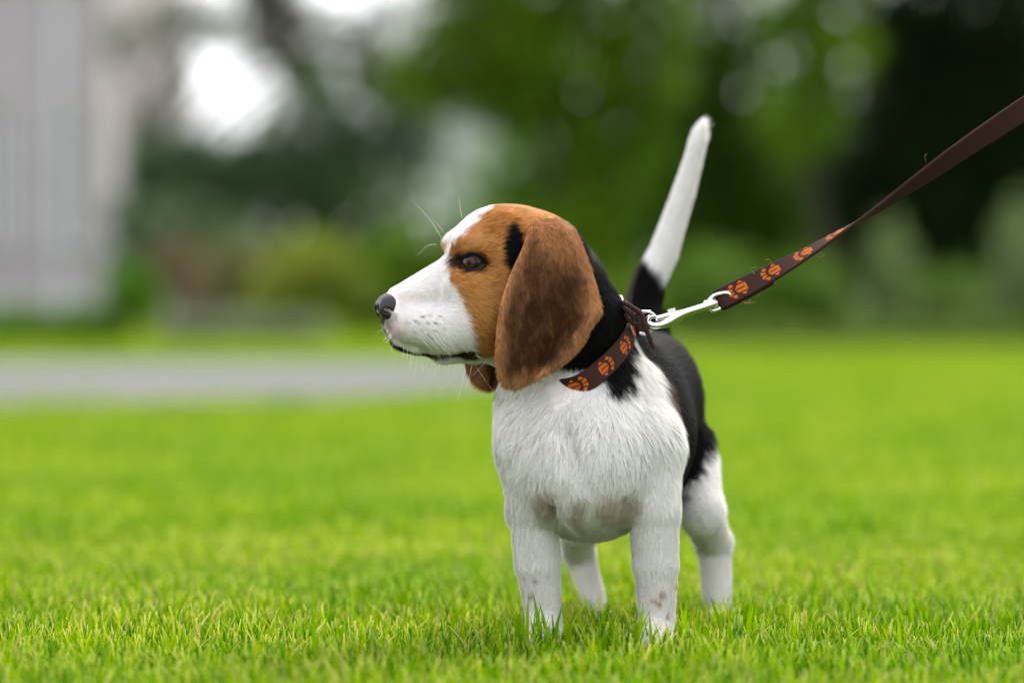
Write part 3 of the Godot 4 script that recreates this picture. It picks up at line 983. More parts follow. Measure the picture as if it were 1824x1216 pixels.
func blades(cnt: int, size: float, h0: float, h1: float, w: float, sd: int) -> ArrayMesh:
	var r := RandomNumberGenerator.new()
	r.seed = sd
	var g := Geo.new()
	for b in cnt:
		var base := Vector3(r.randf_range(-size, size), -0.002, r.randf_range(-size, size))
		var a := r.randf() * TAU
		var side := Vector3(cos(a), 0, sin(a))
		var lean := Vector3(-sin(a), 0, cos(a)).rotated(Vector3.UP, r.randf_range(-0.6, 0.6))
		var h := lerpf(h0, h1, pow(r.randf(), 1.5))
		var bend := h * r.randf_range(0.05, 0.55) * (1.6 if r.randf() < 0.12 else 1.0)
		var ww := w * r.randf_range(0.6, 1.25)
		var hue := r.randf()
		var col := Color(0.125, 0.275, 0.002).lerp(Color(0.265, 0.36, 0.003), hue)
		if r.randf() < 0.28: col = Color(0.048, 0.165, 0.005)
		if r.randf() < 0.03: col = Color(0.40, 0.34, 0.12)
		var cut := r.randf() < 0.3
		var ids := []
		for k in 4:
			var t := k / 3.0
			var c := base + Vector3.UP * h * (t - 0.12 * t * t * bend / h) + lean * bend * t * t
			var up := (Vector3.UP + lean * (2.0 * bend / h * t)).normalized()
			var nn := side.cross(up).normalized()
			var wd: float = ww * [0.75, 1.0, 0.8, 0.32][k] * 0.5
			var cc := col
			if k == 3 and cut: cc = Color(0.45, 0.50, 0.10)
			if k == 0: cc = col.lerp(Color(0.20, 0.20, 0.05), 0.35)
			if k == 3 and not cut: ids.append(g.add(c, nn, cc))
			else:
				ids.append(g.add(c - side * wd, (nn - side * 0.35).normalized(), cc))
				ids.append(g.add(c + side * wd, (nn + side * 0.35).normalized(), cc))
		g.quad(ids[0], ids[1], ids[3], ids[2])
		g.quad(ids[2], ids[3], ids[5], ids[4])
		if ids.size() == 8: g.quad(ids[4], ids[5], ids[7], ids[6])
		else: g.tri(ids[4], ids[5], ids[6])
	return g.mesh()

func build_grass() -> void:
	var m := tinted(0.65, 0.12, 1.0)
	var lawn := thing("grass", Vector3.ZERO, "bright green mown grass of the lawn around the puppy", "grass")
	lawn.set_meta("kind", "stuff")
	# [nearest z, farthest z, step, blades, patch half size, lowest, highest, width]
	var zones := [[0.75, -1.1, 0.031, 52, 0.026, 0.012, 0.036, 0.0021], [-1.1, -3.2, 0.05, 46, 0.037, 0.018, 0.042, 0.0031], [-3.2, -7.0, 0.09, 60, 0.06, 0.02, 0.05, 0.004], [-7.0, -13.0, 0.15, 60, 0.10, 0.02, 0.055, 0.006], [-13.0, -21.0, 0.22, 60, 0.15, 0.03, 0.09, 0.009], [-21.0, -42.0, 0.5, 60, 0.33, 0.04, 0.16, 0.016]]
	for zi in zones.size():
		var q: Array = zones[zi]
		var lists := [[], [], []]
		var tints := [PackedColorArray(), PackedColorArray(), PackedColorArray()]
		var z: float = q[0]
		while z > q[1]:
			var half := (DIST - z) * 0.156 * 1.7 + (0.5 if zi == 0 else 1.0)
			var x := -half
			while x < half:
				var p := Vector3(x + rng.randf_range(-0.5, 0.5) * q[2], 0, z + rng.randf_range(-0.5, 0.5) * q[2])
				x += q[2]
				if zi == 3 and Geometry2D.is_point_in_polygon(Vector2(p.x, p.z), path_edge): continue
				var k := rng.randi_range(0, 2)
				var tall := 0.9 + 0.3 * noise.get_noise_2d(p.x * 3.0, p.z * 3.0) + rng.randf_range(-0.08, 0.08)
				lists[k].append(Transform3D(Basis(Vector3.UP, rng.randf() * TAU).scaled(Vector3(1, tall, 1)), p))
				var w := noise.get_noise_2d(p.x * 1.6 + 40.0, p.z * 1.6)
				var w2 := noise.get_noise_2d(p.x * 9.0 - 20.0, p.z * 9.0)
				var c := Color(0.76, 0.88, 0.8).lerp(Color(1.14, 1.06, 1.0), clampf(w * 1.2 + w2 * 0.8 + 0.5, 0, 1))
				tints[k].append(Color(c.r, c.g, c.b))
			z -= q[2]
		for k in 3:
			many("grass_blades", blades(q[3], q[4], q[5], q[6], q[7], 100 + zi * 10 + k), m, lists[k], tints[k], lawn)
	# a few taller blades that stand up in front of the paws
	var tall_at := []
	var tall_tint := PackedColorArray()
	for i in 170:
		var p := Vector3(rng.randf_range(-0.5, 0.5), 0, rng.randf_range(-0.5, 0.28))
		if i < 60: p = Vector3(rng.randf_range(-0.02, 0.20), 0, rng.randf_range(0.035, 0.12))
		tall_at.append(Transform3D(Basis(Vector3.UP, rng.randf() * TAU).scaled(Vector3.ONE * rng.randf_range(0.8, 1.2)), p))
		tall_tint.append(Color(0.55, 0.75, 1.0).lerp(Color(0.9, 0.95, 1), rng.randf()))
	many("tall_grass_blades", blades(2, 0.012, 0.030, 0.052, 0.0028, 555), m, tall_at, tall_tint, lawn)

# ------------------------------------------------------------------ what stands behind
func leaf_mesh() -> ArrayMesh:
	var g := Geo.new()
	var rows := [[0.0, 0.03, 0.0], [0.35, 0.26, 0.05], [0.7, 0.2, 0.03], [1.0, 0.0, -0.08]]
	var ids := []
	for r in rows:
		for s in [-1.0, 0.0, 1.0]:
			ids.append(g.add(Vector3(s * r[1], r[0], r[2] + absf(s) * 0.06), Vector3(s * 0.35, 0, 1).normalized()))
	for k in 3:
		for s in 2:
			g.quad(ids[k * 3 + s], ids[k * 3 + s + 1], ids[k * 3 + s + 4], ids[k * 3 + s + 3])
	return g.mesh()

const tone := Color(0.98, 0.98, 0.98)
var leaf: ArrayMesh
var bark: StandardMaterial3D
var leaf_mat: StandardMaterial3D

# a plant: clumps are [x, y, radius across, radius up] as seen in the photograph, d metres from the camera
func plant(called: String, label: String, category: String, group: String, foot: float, d: float, clumps: Array, col: Color, col2: Color, size: float, fill := 1.0) -> void:
	var ppm := PPM * DIST / d
	var base := far_at(foot, 540.0 + 625.0 * DIST / d, d)
	base.y = 0.0
	var lumps := []
	for q in clumps: lumps.append([far_at(q[0], q[1], d + (q[4] if q.size() > 4 else 0.0)), q[2] / ppm, q[3] / ppm])
	grow(called, label, category, group, base, lumps, col, col2, size, fill)

func grow(called: String, label: String, category: String, group: String, base: Vector3, lumps: Array, col: Color, col2: Color, size: float, fill: float) -> void:
	var o := thing(called, base, label, category, group)
	var where := []
	var tint := PackedColorArray()
	var tops := []
	for q in lumps:
		var c: Vector3 = q[0]
		var rx: float = q[1]
		var ry: float = q[2]
		tops.append(c - base)
		var cnt := int(fill * 11.0 * (rx * rx + 2.0 * rx * ry) / (size * size) + 30)
		for i in cnt:
			var v := Vector3(rng.randfn(), rng.randfn(), rng.randfn()).normalized() * pow(rng.randf(), 0.45)
			var lump := 0.82 + 0.4 * noise.get_noise_3d(c.x + v.x * 2.2, c.y + v.y * 2.2, v.z * 2.2)
			var p := c + Vector3(v.x * rx, v.y * ry, v.z * rx) * lump
			if p.y < 0.02: continue
			var y := (Vector3(v.x, v.y * 0.6 - 0.35, v.z) + Vector3(rng.randf() - 0.5, rng.randf() - 0.5, rng.randf() - 0.5)).normalized()
			var x := y.cross(Vector3(rng.randfn(), rng.randfn(), rng.randfn())).normalized()
			var s := size * rng.randf_range(0.7, 1.4)
			where.append(Transform3D(Basis(x * s, y * s, x.cross(y) * s), p - base))
			tint.append(tone * col.lerp(col2, clampf(0.5 + 0.9 * noise.get_noise_3d(p.x * 1.3, p.y * 1.3, p.z * 1.3) + rng.randf_range(-0.25, 0.25), 0.0, 1.0)))
	many("foliage", leaf, leaf_mat, where, tint, o)
	# stem or trunk with a limb to each clump
	var high := 0.0
	for t in tops: high = maxf(high, t.y)
	var r0 := 0.012 + 0.022 * high
	var tr := Geo.new()
	var crown := Vector3(0, high * 0.55, 0)
	tube(tr, spline([Vector3(0, -0.05, 0), Vector3(0.03 * high, high * 0.2, 0.02), Vector3(-0.02 * high, high * 0.4, -0.02), crown], 4), even(13, r0, r0 * 0.6), 8)
	put("trunk" if high > 1.6 else "stem", tr.mesh(), bark, o)
	for t in tops:
		var lg := Geo.new()
		var start := Vector3(0.0, minf(high * 0.5, maxf(0.1, t.y * 0.45)), 0.0)
		tube(lg, spline([start, start.lerp(t, 0.5) + Vector3(0, 0.06 * high, 0), t], 4), even(9, r0 * 0.5, r0 * 0.12), 6)
		put("limb", lg.mesh(), bark, o)

func house(called: String, label: String, x0: float, x1: float, d: float, tall: float, deep: float, wall_mat: Material, cols: int, floors: int, roof_mat: Material) -> void:
	var a := far_at(x0, 540, d)
	var b := far_at(x1, 540, d)
	var w := b.x - a.x
	var o := thing(called, Vector3((a.x + b.x) / 2.0, 0, a.z), label, "house")
	var frame := matte(lin(0.55, 0.55, 0.55), 0.5)
	var glass := matte(lin(0.05, 0.06, 0.065), 0.08)
	var trim := matte(lin(0.29, 0.27, 0.275), 0.7)
	var fh := tall / floors
	var cw := w / cols
	var ww := cw * 0.42
	var wh := fh * 0.5
	# the front wall is built round its openings
	var g := Geo.new()
	for f in floors:
		var y := f * fh
		box(g, Vector3(0, y + fh * 0.15, -0.15), Vector3(w, fh * 0.3, 0.3))
		box(g, Vector3(0, y + fh * 0.9, -0.15), Vector3(w, fh * 0.2, 0.3))
		for c in cols + 1:
			var xa := -w / 2 + (c - 0.5) * cw + ww / 2 if c > 0 else -w / 2
			var xb := -w / 2 + (c + 0.5) * cw - ww / 2 if c < cols else w / 2
			box(g, Vector3((xa + xb) / 2, y + fh * 0.55, -0.15), Vector3(xb - xa, fh * 0.5, 0.3))
	box(g, Vector3(-w / 2 + 0.15, tall / 2, -deep / 2 - 0.15), Vector3(0.3, tall, deep - 0.302))
	box(g, Vector3(w / 2 - 0.15, tall / 2, -deep / 2 - 0.15), Vector3(0.3, tall, deep - 0.302))
	box(g, Vector3(0, tall / 2, -deep - 0.15), Vector3(w, tall, 0.29))
	put("wall", g.mesh(), wall_mat, o)
	piece("plinth", Vector3(0, 0.2, 0.03), Vector3(w + 0.06, 0.4, 0.06), trim, o)
	for f in floors:
		for c in cols:
			var p := Vector3(-w / 2 + (c + 0.5) * cw, f * fh + fh * 0.55, 0)
			var win := Geo.new()
			for s in [-1, 1]:
				box(win, p + Vector3(s * (ww / 2 - 0.035), 0, -0.12), Vector3(0.07, wh, 0.08))
				box(win, p + Vector3(0, s * (wh / 2 - 0.035), -0.12), Vector3(ww - 0.142, 0.07, 0.08))
			box(win, p + Vector3(0, 0, -0.12), Vector3(0.06, wh - 0.142, 0.07))
			var wn := put("window", win.mesh(), frame, o)
			piece("pane", p + Vector3(0, 0, -0.14), Vector3(ww - 0.1, wh - 0.1, 0.01), glass, wn)
			piece("sill", p + Vector3(0, -wh / 2 - 0.02, 0.04), Vector3(ww + 0.16, 0.05, 0.14), trim, wn)
	var rg := Geo.new()
	var e := 0.35
	var y0 := tall + 0.003
	var up := deep * 0.32
	var q := [Vector3(-w / 2 - e, y0, e), Vector3(w / 2 + e, y0, e), Vector3(w / 2 + e, y0, -deep - e), Vector3(-w / 2 - e, y0, -deep - e), Vector3(-w / 2 - e, y0 + up, -deep / 2), Vector3(w / 2 + e, y0 + up, -deep / 2)]
	for fc in [[0, 1, 5, 4, Vector3(0, 1, 0.6)], [2, 3, 4, 5, Vector3(0, 1, -0.6)], [0, 1, 2, 3, Vector3.DOWN]]:
		var ids := []
		for k in 4: ids.append(rg.add(q[fc[k]], fc[4].normalized()))
		rg.quad(ids[0], ids[1], ids[2], ids[3])
	for fc in [[0, 3, 4, Vector3.LEFT], [1, 2, 5, Vector3.RIGHT]]:
		var ids := []
		for k in 3: ids.append(rg.add(q[fc[k]], fc[3]))
		rg.tri(ids[0], ids[1], ids[2])
	put("roof", rg.mesh(), roof_mat, o)
	var dp := Geo.new()
	tube(dp, [Vector3(w / 2 - 0.5, tall - 0.1, 0.07), Vector3(w / 2 - 0.5, tall * 0.5, 0.07), Vector3(w / 2 - 0.5, 0.05, 0.07)], [0.05, 0.05, 0.05], 8)
	put("drainpipe", dp.mesh(), frame, o)

func build_background() -> void:
	leaf = leaf_mesh()
	leaf_mat = tinted(0.6, 0.15, 0.5)
	bark = matte(Color.WHITE, 0.95, 0.2)
	bark.albedo_texture = noise_tex(128, 0.08, 3, lin(0.018, 0.016, 0.010), lin(0.05, 0.042, 0.03), 13)
	bark.uv1_triplanar = true
	bark.uv1_scale = Vector3(6, 1.5, 6)
	var render_wall := matte(Color.WHITE, 0.95, 0.2)
	render_wall.albedo_texture = noise_tex(256, 0.05, 4, lin(0.28, 0.25, 0.255), lin(0.37, 0.34, 0.35), 14)
	render_wall.uv1_triplanar = true
	render_wall.uv1_scale = Vector3.ONE * 0.35
	var pale_wall := matte(lin(0.30, 0.34, 0.28), 0.95, 0.2)
	var slate := matte(lin(0.12, 0.11, 0.12), 0.85)
	house("house", "grey lilac rendered house at the left behind the path", -760, 186, 36.0, 9.0, 9.0, render_wall, 7, 3, slate)
	house("house", "pale house far off, seen through a gap between the trees", 770, 960, 62.0, 4.2, 6.0, pale_wall, 3, 2, slate)
	var mid := Color(0.07, 0.155, 0.009)
	var lime := Color(0.13, 0.235, 0.010)
	var deep_green := Color(0.018, 0.035, 0.010)
	var grey_green := Color(0.06, 0.105, 0.046)
	# far line of trees that closes the view
	var far := [[520, 52, 330, 150, 110, "grey green"], [660, 50, 340, 140, 130, "dull green"], [1020, 46, 330, 190, 200, "fresh green"], [1330, 44, 260, 220, 300, "dark green"], [1640, 42, 240, 240, 330, "nearly black"], [1900, 44, 260, 220, 300, "dusky green"], [330, 54, 400, 130, 90, "pale green"]]
	var far_tone := [grey_green, grey_green.lerp(mid, 0.4), mid, mid.lerp(deep_green, 0.5), deep_green, deep_green.lerp(mid, 0.25), grey_green.lerp(mid, 0.2)]
	for i in far.size():
		var t: Array = far[i]
		plant("far_tree", "%s tree in the far line, %s" % [t[5], ["left of the bare gap", "above the yellow shrub", "behind the puppy's head", "behind the raised tail", "behind the leash", "at the right edge", "beside the house"][i]], "tree", "far line of trees", t[0], t[1], [[t[0], t[2], t[3], t[4]], [t[0] - 60, t[2] + 130, t[3], t[4] * 0.7], [t[0] + 70, t[2] + 150, t[3], t[4] * 0.7]], far_tone[i], far_tone[i] * 1.6, 0.22, 0.9)
	for q in [[-2900, 44, "outermost on the left"], [-2200, 50, "left of the house, behind its far corner"], [-1500, 46, "left of the house"], [2450, 40, "first beyond the right edge"], [3050, 44, "second beyond the right edge"], [3700, 40, "third beyond the right edge"]]:
		plant("far_tree", "broad green tree in the far line, " + q[2], "tree", "far line of trees", q[0], q[1], [[q[0], 240, 380, 230], [q[0] - 180, 420, 330, 150], [q[0] + 190, 430, 330, 150]], mid * 0.8, mid * 1.5, 0.24, 0.9)
	# trees at the right
	plant("leafy_tree", "bright green leafy tree behind the puppy's head and tail", "tree", "trees behind the lawn", 1010, 25.0, [[850, 40, 130, 120], [1000, 110, 170, 150], [1130, 20, 130, 110], [760, 130, 95, 90], [1090, 270, 120, 110], [1030, 410, 110, 110], [900, 160, 100, 80], [1150, 150, 90, 80], [960, 10, 120, 90], [840, -80, 120, 80], [1010, -100, 140, 90], [1150, -90, 110, 80]], mid, lime, 0.085)
	plant("leafy_tree", "dark olive tree between the bright tree and the black yew", "tree", "trees behind the lawn", 1290, 27.0, [[1280, 90, 130, 150], [1290, -90, 130, 100], [1230, 250, 120, 120], [1330, 300, 130, 120], [1250, 400, 110, 90], [1380, 420, 110, 90]], deep_green.lerp(mid, 0.55), mid.lerp(deep_green, 0.2), 0.085)
	plant("leafy_tree", "slim fresh green tree just left of the black yew", "tree", "trees behind the lawn", 1460, 24.0, [[1470, 70, 95, 110], [1430, 210, 85, 90], [1480, -60, 100, 90], [1420, 20, 70, 70]], mid, lime, 0.08)
	plant("yew_tree", "nearly black yew tree at the upper right behind the leash", "tree", "", 1690, 26.0, [[1690, 40, 160, 170], [1650, 230, 150, 160], [1790, 170, 160, 170], [1560, 340, 110, 120], [1720, 370, 170, 140], [1860, 340, 140, 150], [1690, -130, 170, 110], [1850, -20, 130, 130], [1580, 60, 70, 110]], Color(0.009, 0.018, 0.005), Color(0.018, 0.040, 0.009), 0.07, 1.3)
	# shrubs along the far side of the path, right
	var low := [[1130, 545, 110, 75, mid, lime, "round lime shrub behind the collar"], [1270, 520, 105, 100, mid * 1.2, Color(0.15, 0.23, 0.05), "rounded mid green shrub below the leash clasp"], [1430, 530, 100, 90, mid, Color(0.12, 0.2, 0.04), "darker green shrub between two taller plants"], [1700, 540, 110, 80, mid, Color(0.13, 0.2, 0.05), "low green shrub in front of the yew"], [980, 520, 90, 100, mid, lime, "green shrub behind the puppy's nape"], [1930, 540, 110, 90, mid * 0.7, mid, "green shrub at the far right edge"]]
	for q in low:
		plant("shrub", q[6], "shrub", "shrubs beyond the path", q[0], 21.0, [[q[0], q[1], q[2], q[3]], [q[0] - q[2] * 0.5, q[1] + 35, q[2] * 0.6, q[3] * 0.6], [q[0] + q[2] * 0.5, q[1] + 30, q[2] * 0.6, q[3] * 0.6]], q[4], q[5], 0.06)
	for q in [[1180, 606, 100, 34, "low bush at the lawn's far edge just right of the puppy's back"], [1370, 604, 110, 38, "low bush at the lawn's far edge below the leash clasp"], [1560, 606, 110, 36, "low bush at the lawn's far edge under the first feathery plant"], [1760, 603, 115, 40, "low bush at the lawn's far edge near the right border"], [1960, 604, 110, 38, "low bush at the lawn's far edge past the right border"]]:
		plant("edging_bush", q[4], "bush", "low bushes along the lawn's far edge", q[0], 17.8, [[q[0], q[1], q[2], q[3]], [q[0] - 60, q[1] + 14, q[2] * 0.6, q[3] * 0.6], [q[0] + 60, q[1] + 12, q[2] * 0.6, q[3] * 0.6]], Color(0.085, 0.155, 0.022), Color(0.135, 0.205, 0.035), 0.045)
	for q in [[1585, 480, 42, 120, "tall pale feathery plant standing below the leash"], [1815, 455, 46, 125, "tall pale feathery plant at the right edge"]]:
		plant("feathery_plant", q[4], "plant", "feathery plants beyond the path", q[0], 20.0, [[q[0], q[1], q[2], q[3]], [q[0] - 14, q[1] + 70, q[2], 60], [q[0] + 18, q[1] + 70, q[2], 60]], Color(0.14, 0.21, 0.07), Color(0.20, 0.27, 0.11), 0.05, 0.8)
	# left and middle
	plant("grey_green_tree", "grey green tree right of the house with sky showing in its crown", "tree", "", 350, 29.0, [[262, 295, 50, 70], [240, 390, 55, 70], [330, 320, 90, 65], [440, 310, 90, 65], [560, 310, 110, 90], [650, 230, 90, 100], [735, 250, 60, 90], [560, 190, 60, 80], [330, 262, 70, 34], [240, 470, 60, 60], [420, 265, 60, 36], [490, 230, 45, 70]], grey_green, grey_green * 1.7, 0.085, 1.0)
	plant("dark_tree", "dark olive tree whose branch hangs in at the top", "tree", "", 600, 29.5, [[500, 50, 60, 85], [545, 140, 50, 60], [470, -30, 70, 60], [690, 130, 80, 80]], Color(0.035, 0.04, 0.014), Color(0.07, 0.08, 0.028), 0.085, 1.0)
	plant("thin_tree", "thin pale leaved tree with the bright sky behind it", "tree", "", 250, 31.0, [[230, 60, 60, 90], [250, 200, 45, 80], [310, 30, 60, 60], [385, 20, 80, 45], [620, 60, 70, 60], [310, 110, 40, 60], [325, 170, 26, 50], [460, 90, 50, 60], [690, 20, 80, 60], [570, 30, 60, 50], [400, 60, 70, 40], [600, 100, 70, 50]], Color(0.12, 0.14, 0.10), Color(0.20, 0.22, 0.16), 0.08, 0.34)
	plant("yellow_shrub", "yellow green shrub left of the puppy's muzzle", "shrub", "", 565, 21.5, [[560, 475, 88, 72], [500, 520, 80, 50], [620, 520, 70, 50]], Color(0.13, 0.19, 0.02), Color(0.25, 0.29, 0.035), 0.06)
	plant("olive_shrub", "dull olive shrub between the brown and the yellow shrub", "shrub", "", 420, 22.0, [[420, 470, 85, 70], [380, 530, 80, 40]], Color(0.12, 0.14, 0.05), Color(0.22, 0.22, 0.09), 0.06, 0.8)
	plant("brown_shrub", "dry brown shrub right of the house corner", "shrub", "", 315, 21.5, [[310, 455, 52, 60], [330, 510, 60, 36]], Color(0.13, 0.10, 0.05), Color(0.24, 0.18, 0.11), 0.06, 0.5)
	plant("green_shrub", "green shrub behind the puppy's brow", "shrub", "", 740, 22.5, [[730, 470, 100, 90], [660, 540, 80, 50], [820, 500, 90, 80], [860, 420, 70, 60]], mid, lime, 0.06)
	plant("green_shrub", "grey green shrub behind the dry brown shrub", "shrub", "", 320, 26.0, [[310, 400, 80, 60], [260, 480, 60, 60], [390, 420, 80, 60]], grey_green, grey_green * 1.6, 0.07)
	plant("silver_shrub", "low silvery shrub bed beside the path", "shrub", "", 400, 19.5, [[330, 585, 70, 26], [420, 580, 80, 30], [520, 585, 80, 28]], Color(0.13, 0.18, 0.08), Color(0.24, 0.27, 0.16), 0.04)
	for q in [[30, 580, 90, 42, "low vivid green bush at the left edge in front of the house"], [150, 575, 80, 40, "low vivid green bush before the house corner"], [225, 520, 50, 70, "upright green bush at the house corner"], [-120, 575, 90, 45, "low green bush just outside the left edge"]]:
		plant("low_bush", q[4], "bush", "low bushes before the house", q[0], 19.0, [[q[0], q[1], q[2], q[3]], [q[0] + 40, q[1] + 20, q[2] * 0.6, q[3] * 0.6]], Color(0.06, 0.17, 0.008), Color(0.11, 0.23, 0.012), 0.045)
# ------------------------------------------------------------------ collar and leash
func strap_picture(bump: bool) -> ImageTexture:
	var wd := 384
	var ht := 192
	var im := Image.create(wd, ht, false, Image.FORMAT_RGB8)
	var paw := ["...##......##...", "..####....####..", "..###...........", "##......########", "####...#########", "####..##########", "..............##", "####..##########", "####...#########", "##......########", "..###...........", "..####....####..", "...##......##..."]
	for y in ht:
		for x in wd:
			var rib := absf(sin(PI * x / 16.0))
			var row := int(y / 12.0)
			var cross := absf(sin(PI * (y + (6.0 if int(x / 16.0) % 2 == 0 else 0.0)) / 12.0))
			var hgt := 0.35 + 0.4 * rib * (0.5 + 0.5 * cross)
			var c := Color(0.006, 0.0025, 0.002).lerp(Color(0.055, 0.022, 0.017), hgt)
			var r := int((y - 24.0) / 11.0)
			var k := int((x - 84.0) / 13.0)
			if r >= 0 and r < 13 and y >= 24 and k >= 0 and k < 16 and x >= 84 and paw[r][k] == "#":
				var fy := fmod(y - 24.0, 11.0)
				var thread := absf(sin(PI * (x + (6 if r % 2 == 0 else 0)) / 13.0))
				if fy > 0.8 and fy < 10.2 and thread > 0.12:
					c = Color(0.42, 0.080, 0.005).lerp(Color(0.56, 0.135, 0.010), thread * 0.6)
					hgt = 0.75 + 0.25 * thread
			if bump: im.set_pixel(x, y, Color(hgt, hgt, hgt))
			else: im.set_pixel(x, y, c.linear_to_srgb())
	return ImageTexture.create_from_image(im)

func ribbon(g: Geo, pts: Array, outs: Array, width: float, thick: float, rep: float) -> void:
	var along := 0.0
	var prof := [[-0.5, 0.30, 0.02], [-0.44, 0.5, 0.06], [0.0, 0.5, 0.5], [0.44, 0.5, 0.94], [0.5, 0.30, 0.98], [0.5, -0.30, 0.985], [0.44, -0.5, 0.99], [0.0, -0.5, 1.0], [-0.44, -0.5, 1.01], [-0.5, -0.30, 1.015], [-0.5, 0.30, 1.02]]
	var np := prof.size()
	var first := g.v.size()
	for i in pts.size():
		if i > 0: along += (pts[i] - pts[i - 1]).length()
		var t: Vector3 = (pts[mini(i + 1, pts.size() - 1)] - pts[maxi(i - 1, 0)]).normalized()
		var o: Vector3 = (outs[i] - t * outs[i].dot(t)).normalized()
		var w := o.cross(t)
		for q in prof:
			var nn: Vector3 = (w * (signf(q[0]) if absf(q[0]) > 0.45 else 0.0) + o * signf(q[1]) * (1.0 if absf(q[1]) > 0.4 else 0.4)).normalized()
			g.add(pts[i] + w * q[0] * width + o * q[1] * thick, nn, Color.WHITE, Vector2(along / rep, q[2]))
	for i in pts.size() - 1:
		for k in np - 1:
			var k2 := k + 1
			g.quad(first + i * np + k, first + i * np + k2, first + (i + 1) * np + k2, first + (i + 1) * np + k)
	for e in [0, pts.size() - 1]:
		var d: Vector3 = (pts[e] - pts[1 if e == 0 else e - 1]).normalized()
		var ids := []
		for k in np: ids.append(g.add(g.v[first + e * np + k], d, Color.WHITE, Vector2(0.01, 0.5)))
		for k in range(1, np - 1): g.tri(ids[0], ids[k], ids[k + 1])

var webbing: StandardMaterial3D
var plain_web: StandardMaterial3D
var cord_mat: StandardMaterial3D
var chrome: StandardMaterial3D

func skin_distance(p: Vector3) -> float:
	return minf(body_field.value(p), head_field.value(head_local(p)) / PPM)

func braid(called: String, pts: Array, r: float, parent: Node, o: Vector3) -> void:   # a twisted cord of three strands
	var mid := spline(pts, 10)
	var g := Geo.new()
	for s in 3:
		var line := []
		for i in mid.size():
			var t: Vector3 = (mid[mini(i + 1, mid.size() - 1)] - mid[maxi(i - 1, 0)]).normalized()
			var x := t.cross(Vector3(0.3, 0.2, 1)).normalized()
			var a := TAU * s / 3.0 + i * 0.5
			line.append(mid[i] - o + (x * cos(a) + t.cross(x) * sin(a)) * r * 0.5)
		tube(g, line, even(line.size(), r * 0.62, r * 0.62), 6)
	put(called, g.mesh(), cord_mat, parent)

func wire(called: String, pts: Array, r: float, parent: Node, o: Vector3, closed := false, per := 6) -> void:
	var line := pts.duplicate()
	if closed: line.append(pts[0])
	line = spline(line, per)
	if closed: line.pop_back()
	for i in line.size(): line[i] -= o
	var g := Geo.new()
	tube(g, line, even(line.size(), r, r), 10, Color.WHITE, closed)
	put(called, g.mesh(), chrome, parent)

func build_collar() -> void:
	webbing = matte(Color.WHITE, 0.85, 0.25)
	webbing.albedo_texture = strap_picture(false)
	webbing.heightmap_enabled = true
	webbing.heightmap_texture = strap_picture(true)
	webbing.heightmap_scale = 0.045
	plain_web = matte(lin(0.030, 0.012, 0.010), 0.9, 0.2)
	cord_mat = matte(lin(0.038, 0.015, 0.012), 0.8, 0.3)
	chrome = matte(lin(0.66, 0.655, 0.66), 0.2)
	chrome.metallic = 1.0
	var c0 := collar_at
	var o := thing("collar", c0, "dark brown webbing collar with orange paw prints around the puppy's neck", "collar")
	var e1 := collar_a
	var e2 := collar_b
	var nseg := 96
	var rad := PackedFloat32Array()
	for i in nseg:
		var a := TAU * i / nseg
		var d := e1 * cos(a) + e2 * sin(a)
		var r := 0.02
		while r < lerpf(0.068, 0.053, smoothstep(-0.1, -0.6, cos(a))) and skin_distance(c0 + d * r) < 0.0008: r += 0.0005
		rad.append(r)
	for pass_no in 6:
		var sm := rad.duplicate()
		for i in nseg: sm[i] = maxf(rad[i] * 0.4 + (rad[i - 1] + rad[(i + 1) % nseg]) * 0.3, rad[i] * 0.93)
		rad = sm
	var pts := []
	var outs := []
	for i in nseg + 1:
		var a := TAU * (i % nseg) / nseg
		var d := e1 * cos(a) + e2 * sin(a)
		var p := c0 + d * (rad[i % nseg] + 0.003)
		pts.append(p - c0)
		outs.append((body_field.slope(p) * 0.6 + d).normalized())
	for pass_no in 8:
		var sm := outs.duplicate()
		for i in nseg + 1: sm[i] = (outs[i] + outs[(i + 1) % nseg] + outs[(i - 1 + nseg) % nseg]).normalized()
		outs = sm
	var g := Geo.new()
	ribbon(g, pts, outs, 0.0165, 0.0024, 0.0285)
	put("strap", g.mesh(), webbing, o)
	var z := 0.005
	# where the ends meet behind the neck: folded strap, ring, cord
	var fold := Geo.new()
	var fp := spline([at(1141, 590, z - 0.012), at(1136, 570, z - 0.004), at(1122, 556, z - 0.004), at(1104, 540, z - 0.014)], 6)
	var fo := []
	for i in fp.size():
		fp[i] -= c0
		fo.append(Vector3(0.55, 0.35, 0.8))
	ribbon(fold, fp, fo, 0.011, 0.0026, 0.5)
	put("folded_strap", fold.mesh(), plain_web, o)
	wire("ring", [at(1131, 560, z), at(1142, 555, z + 0.004), at(1157, 556, z + 0.004), at(1168, 565, z), at(1169, 577, z - 0.004), at(1162, 588, z - 0.006), at(1148, 594, z - 0.008), at(1134, 590, z - 0.008), at(1128, 575, z - 0.005)], 0.00135, o, c0, true)
	wire("small_ring", [at(1093, 536, z - 0.02), at(1099, 528, z - 0.016), at(1107, 530, z - 0.012), at(1107, 541, z - 0.012), at(1098, 546, z - 0.018)], 0.0014, o, c0, true)
	braid("cord", [at(1101, 535, z - 0.008), at(1116, 541, z), at(1131, 550, z + 0.004), at(1142, 558, z + 0.008), at(1147, 575, z + 0.009), at(1155, 596, z + 0.008), at(1165, 619, z + 0.006)], 0.0019, o, c0)
	braid("cord", [at(1104, 546, z - 0.006), at(1117, 553, z + 0.001), at(1128, 563, z + 0.004), at(1126, 572, z + 0.002), at(1114, 566, z - 0.002)], 0.0018, o, c0)
	braid("cord", [at(1114, 560, z), at(1124, 572, z + 0.003), at(1134, 578, z + 0.001), at(1139, 568, z - 0.002)], 0.0018, o, c0)

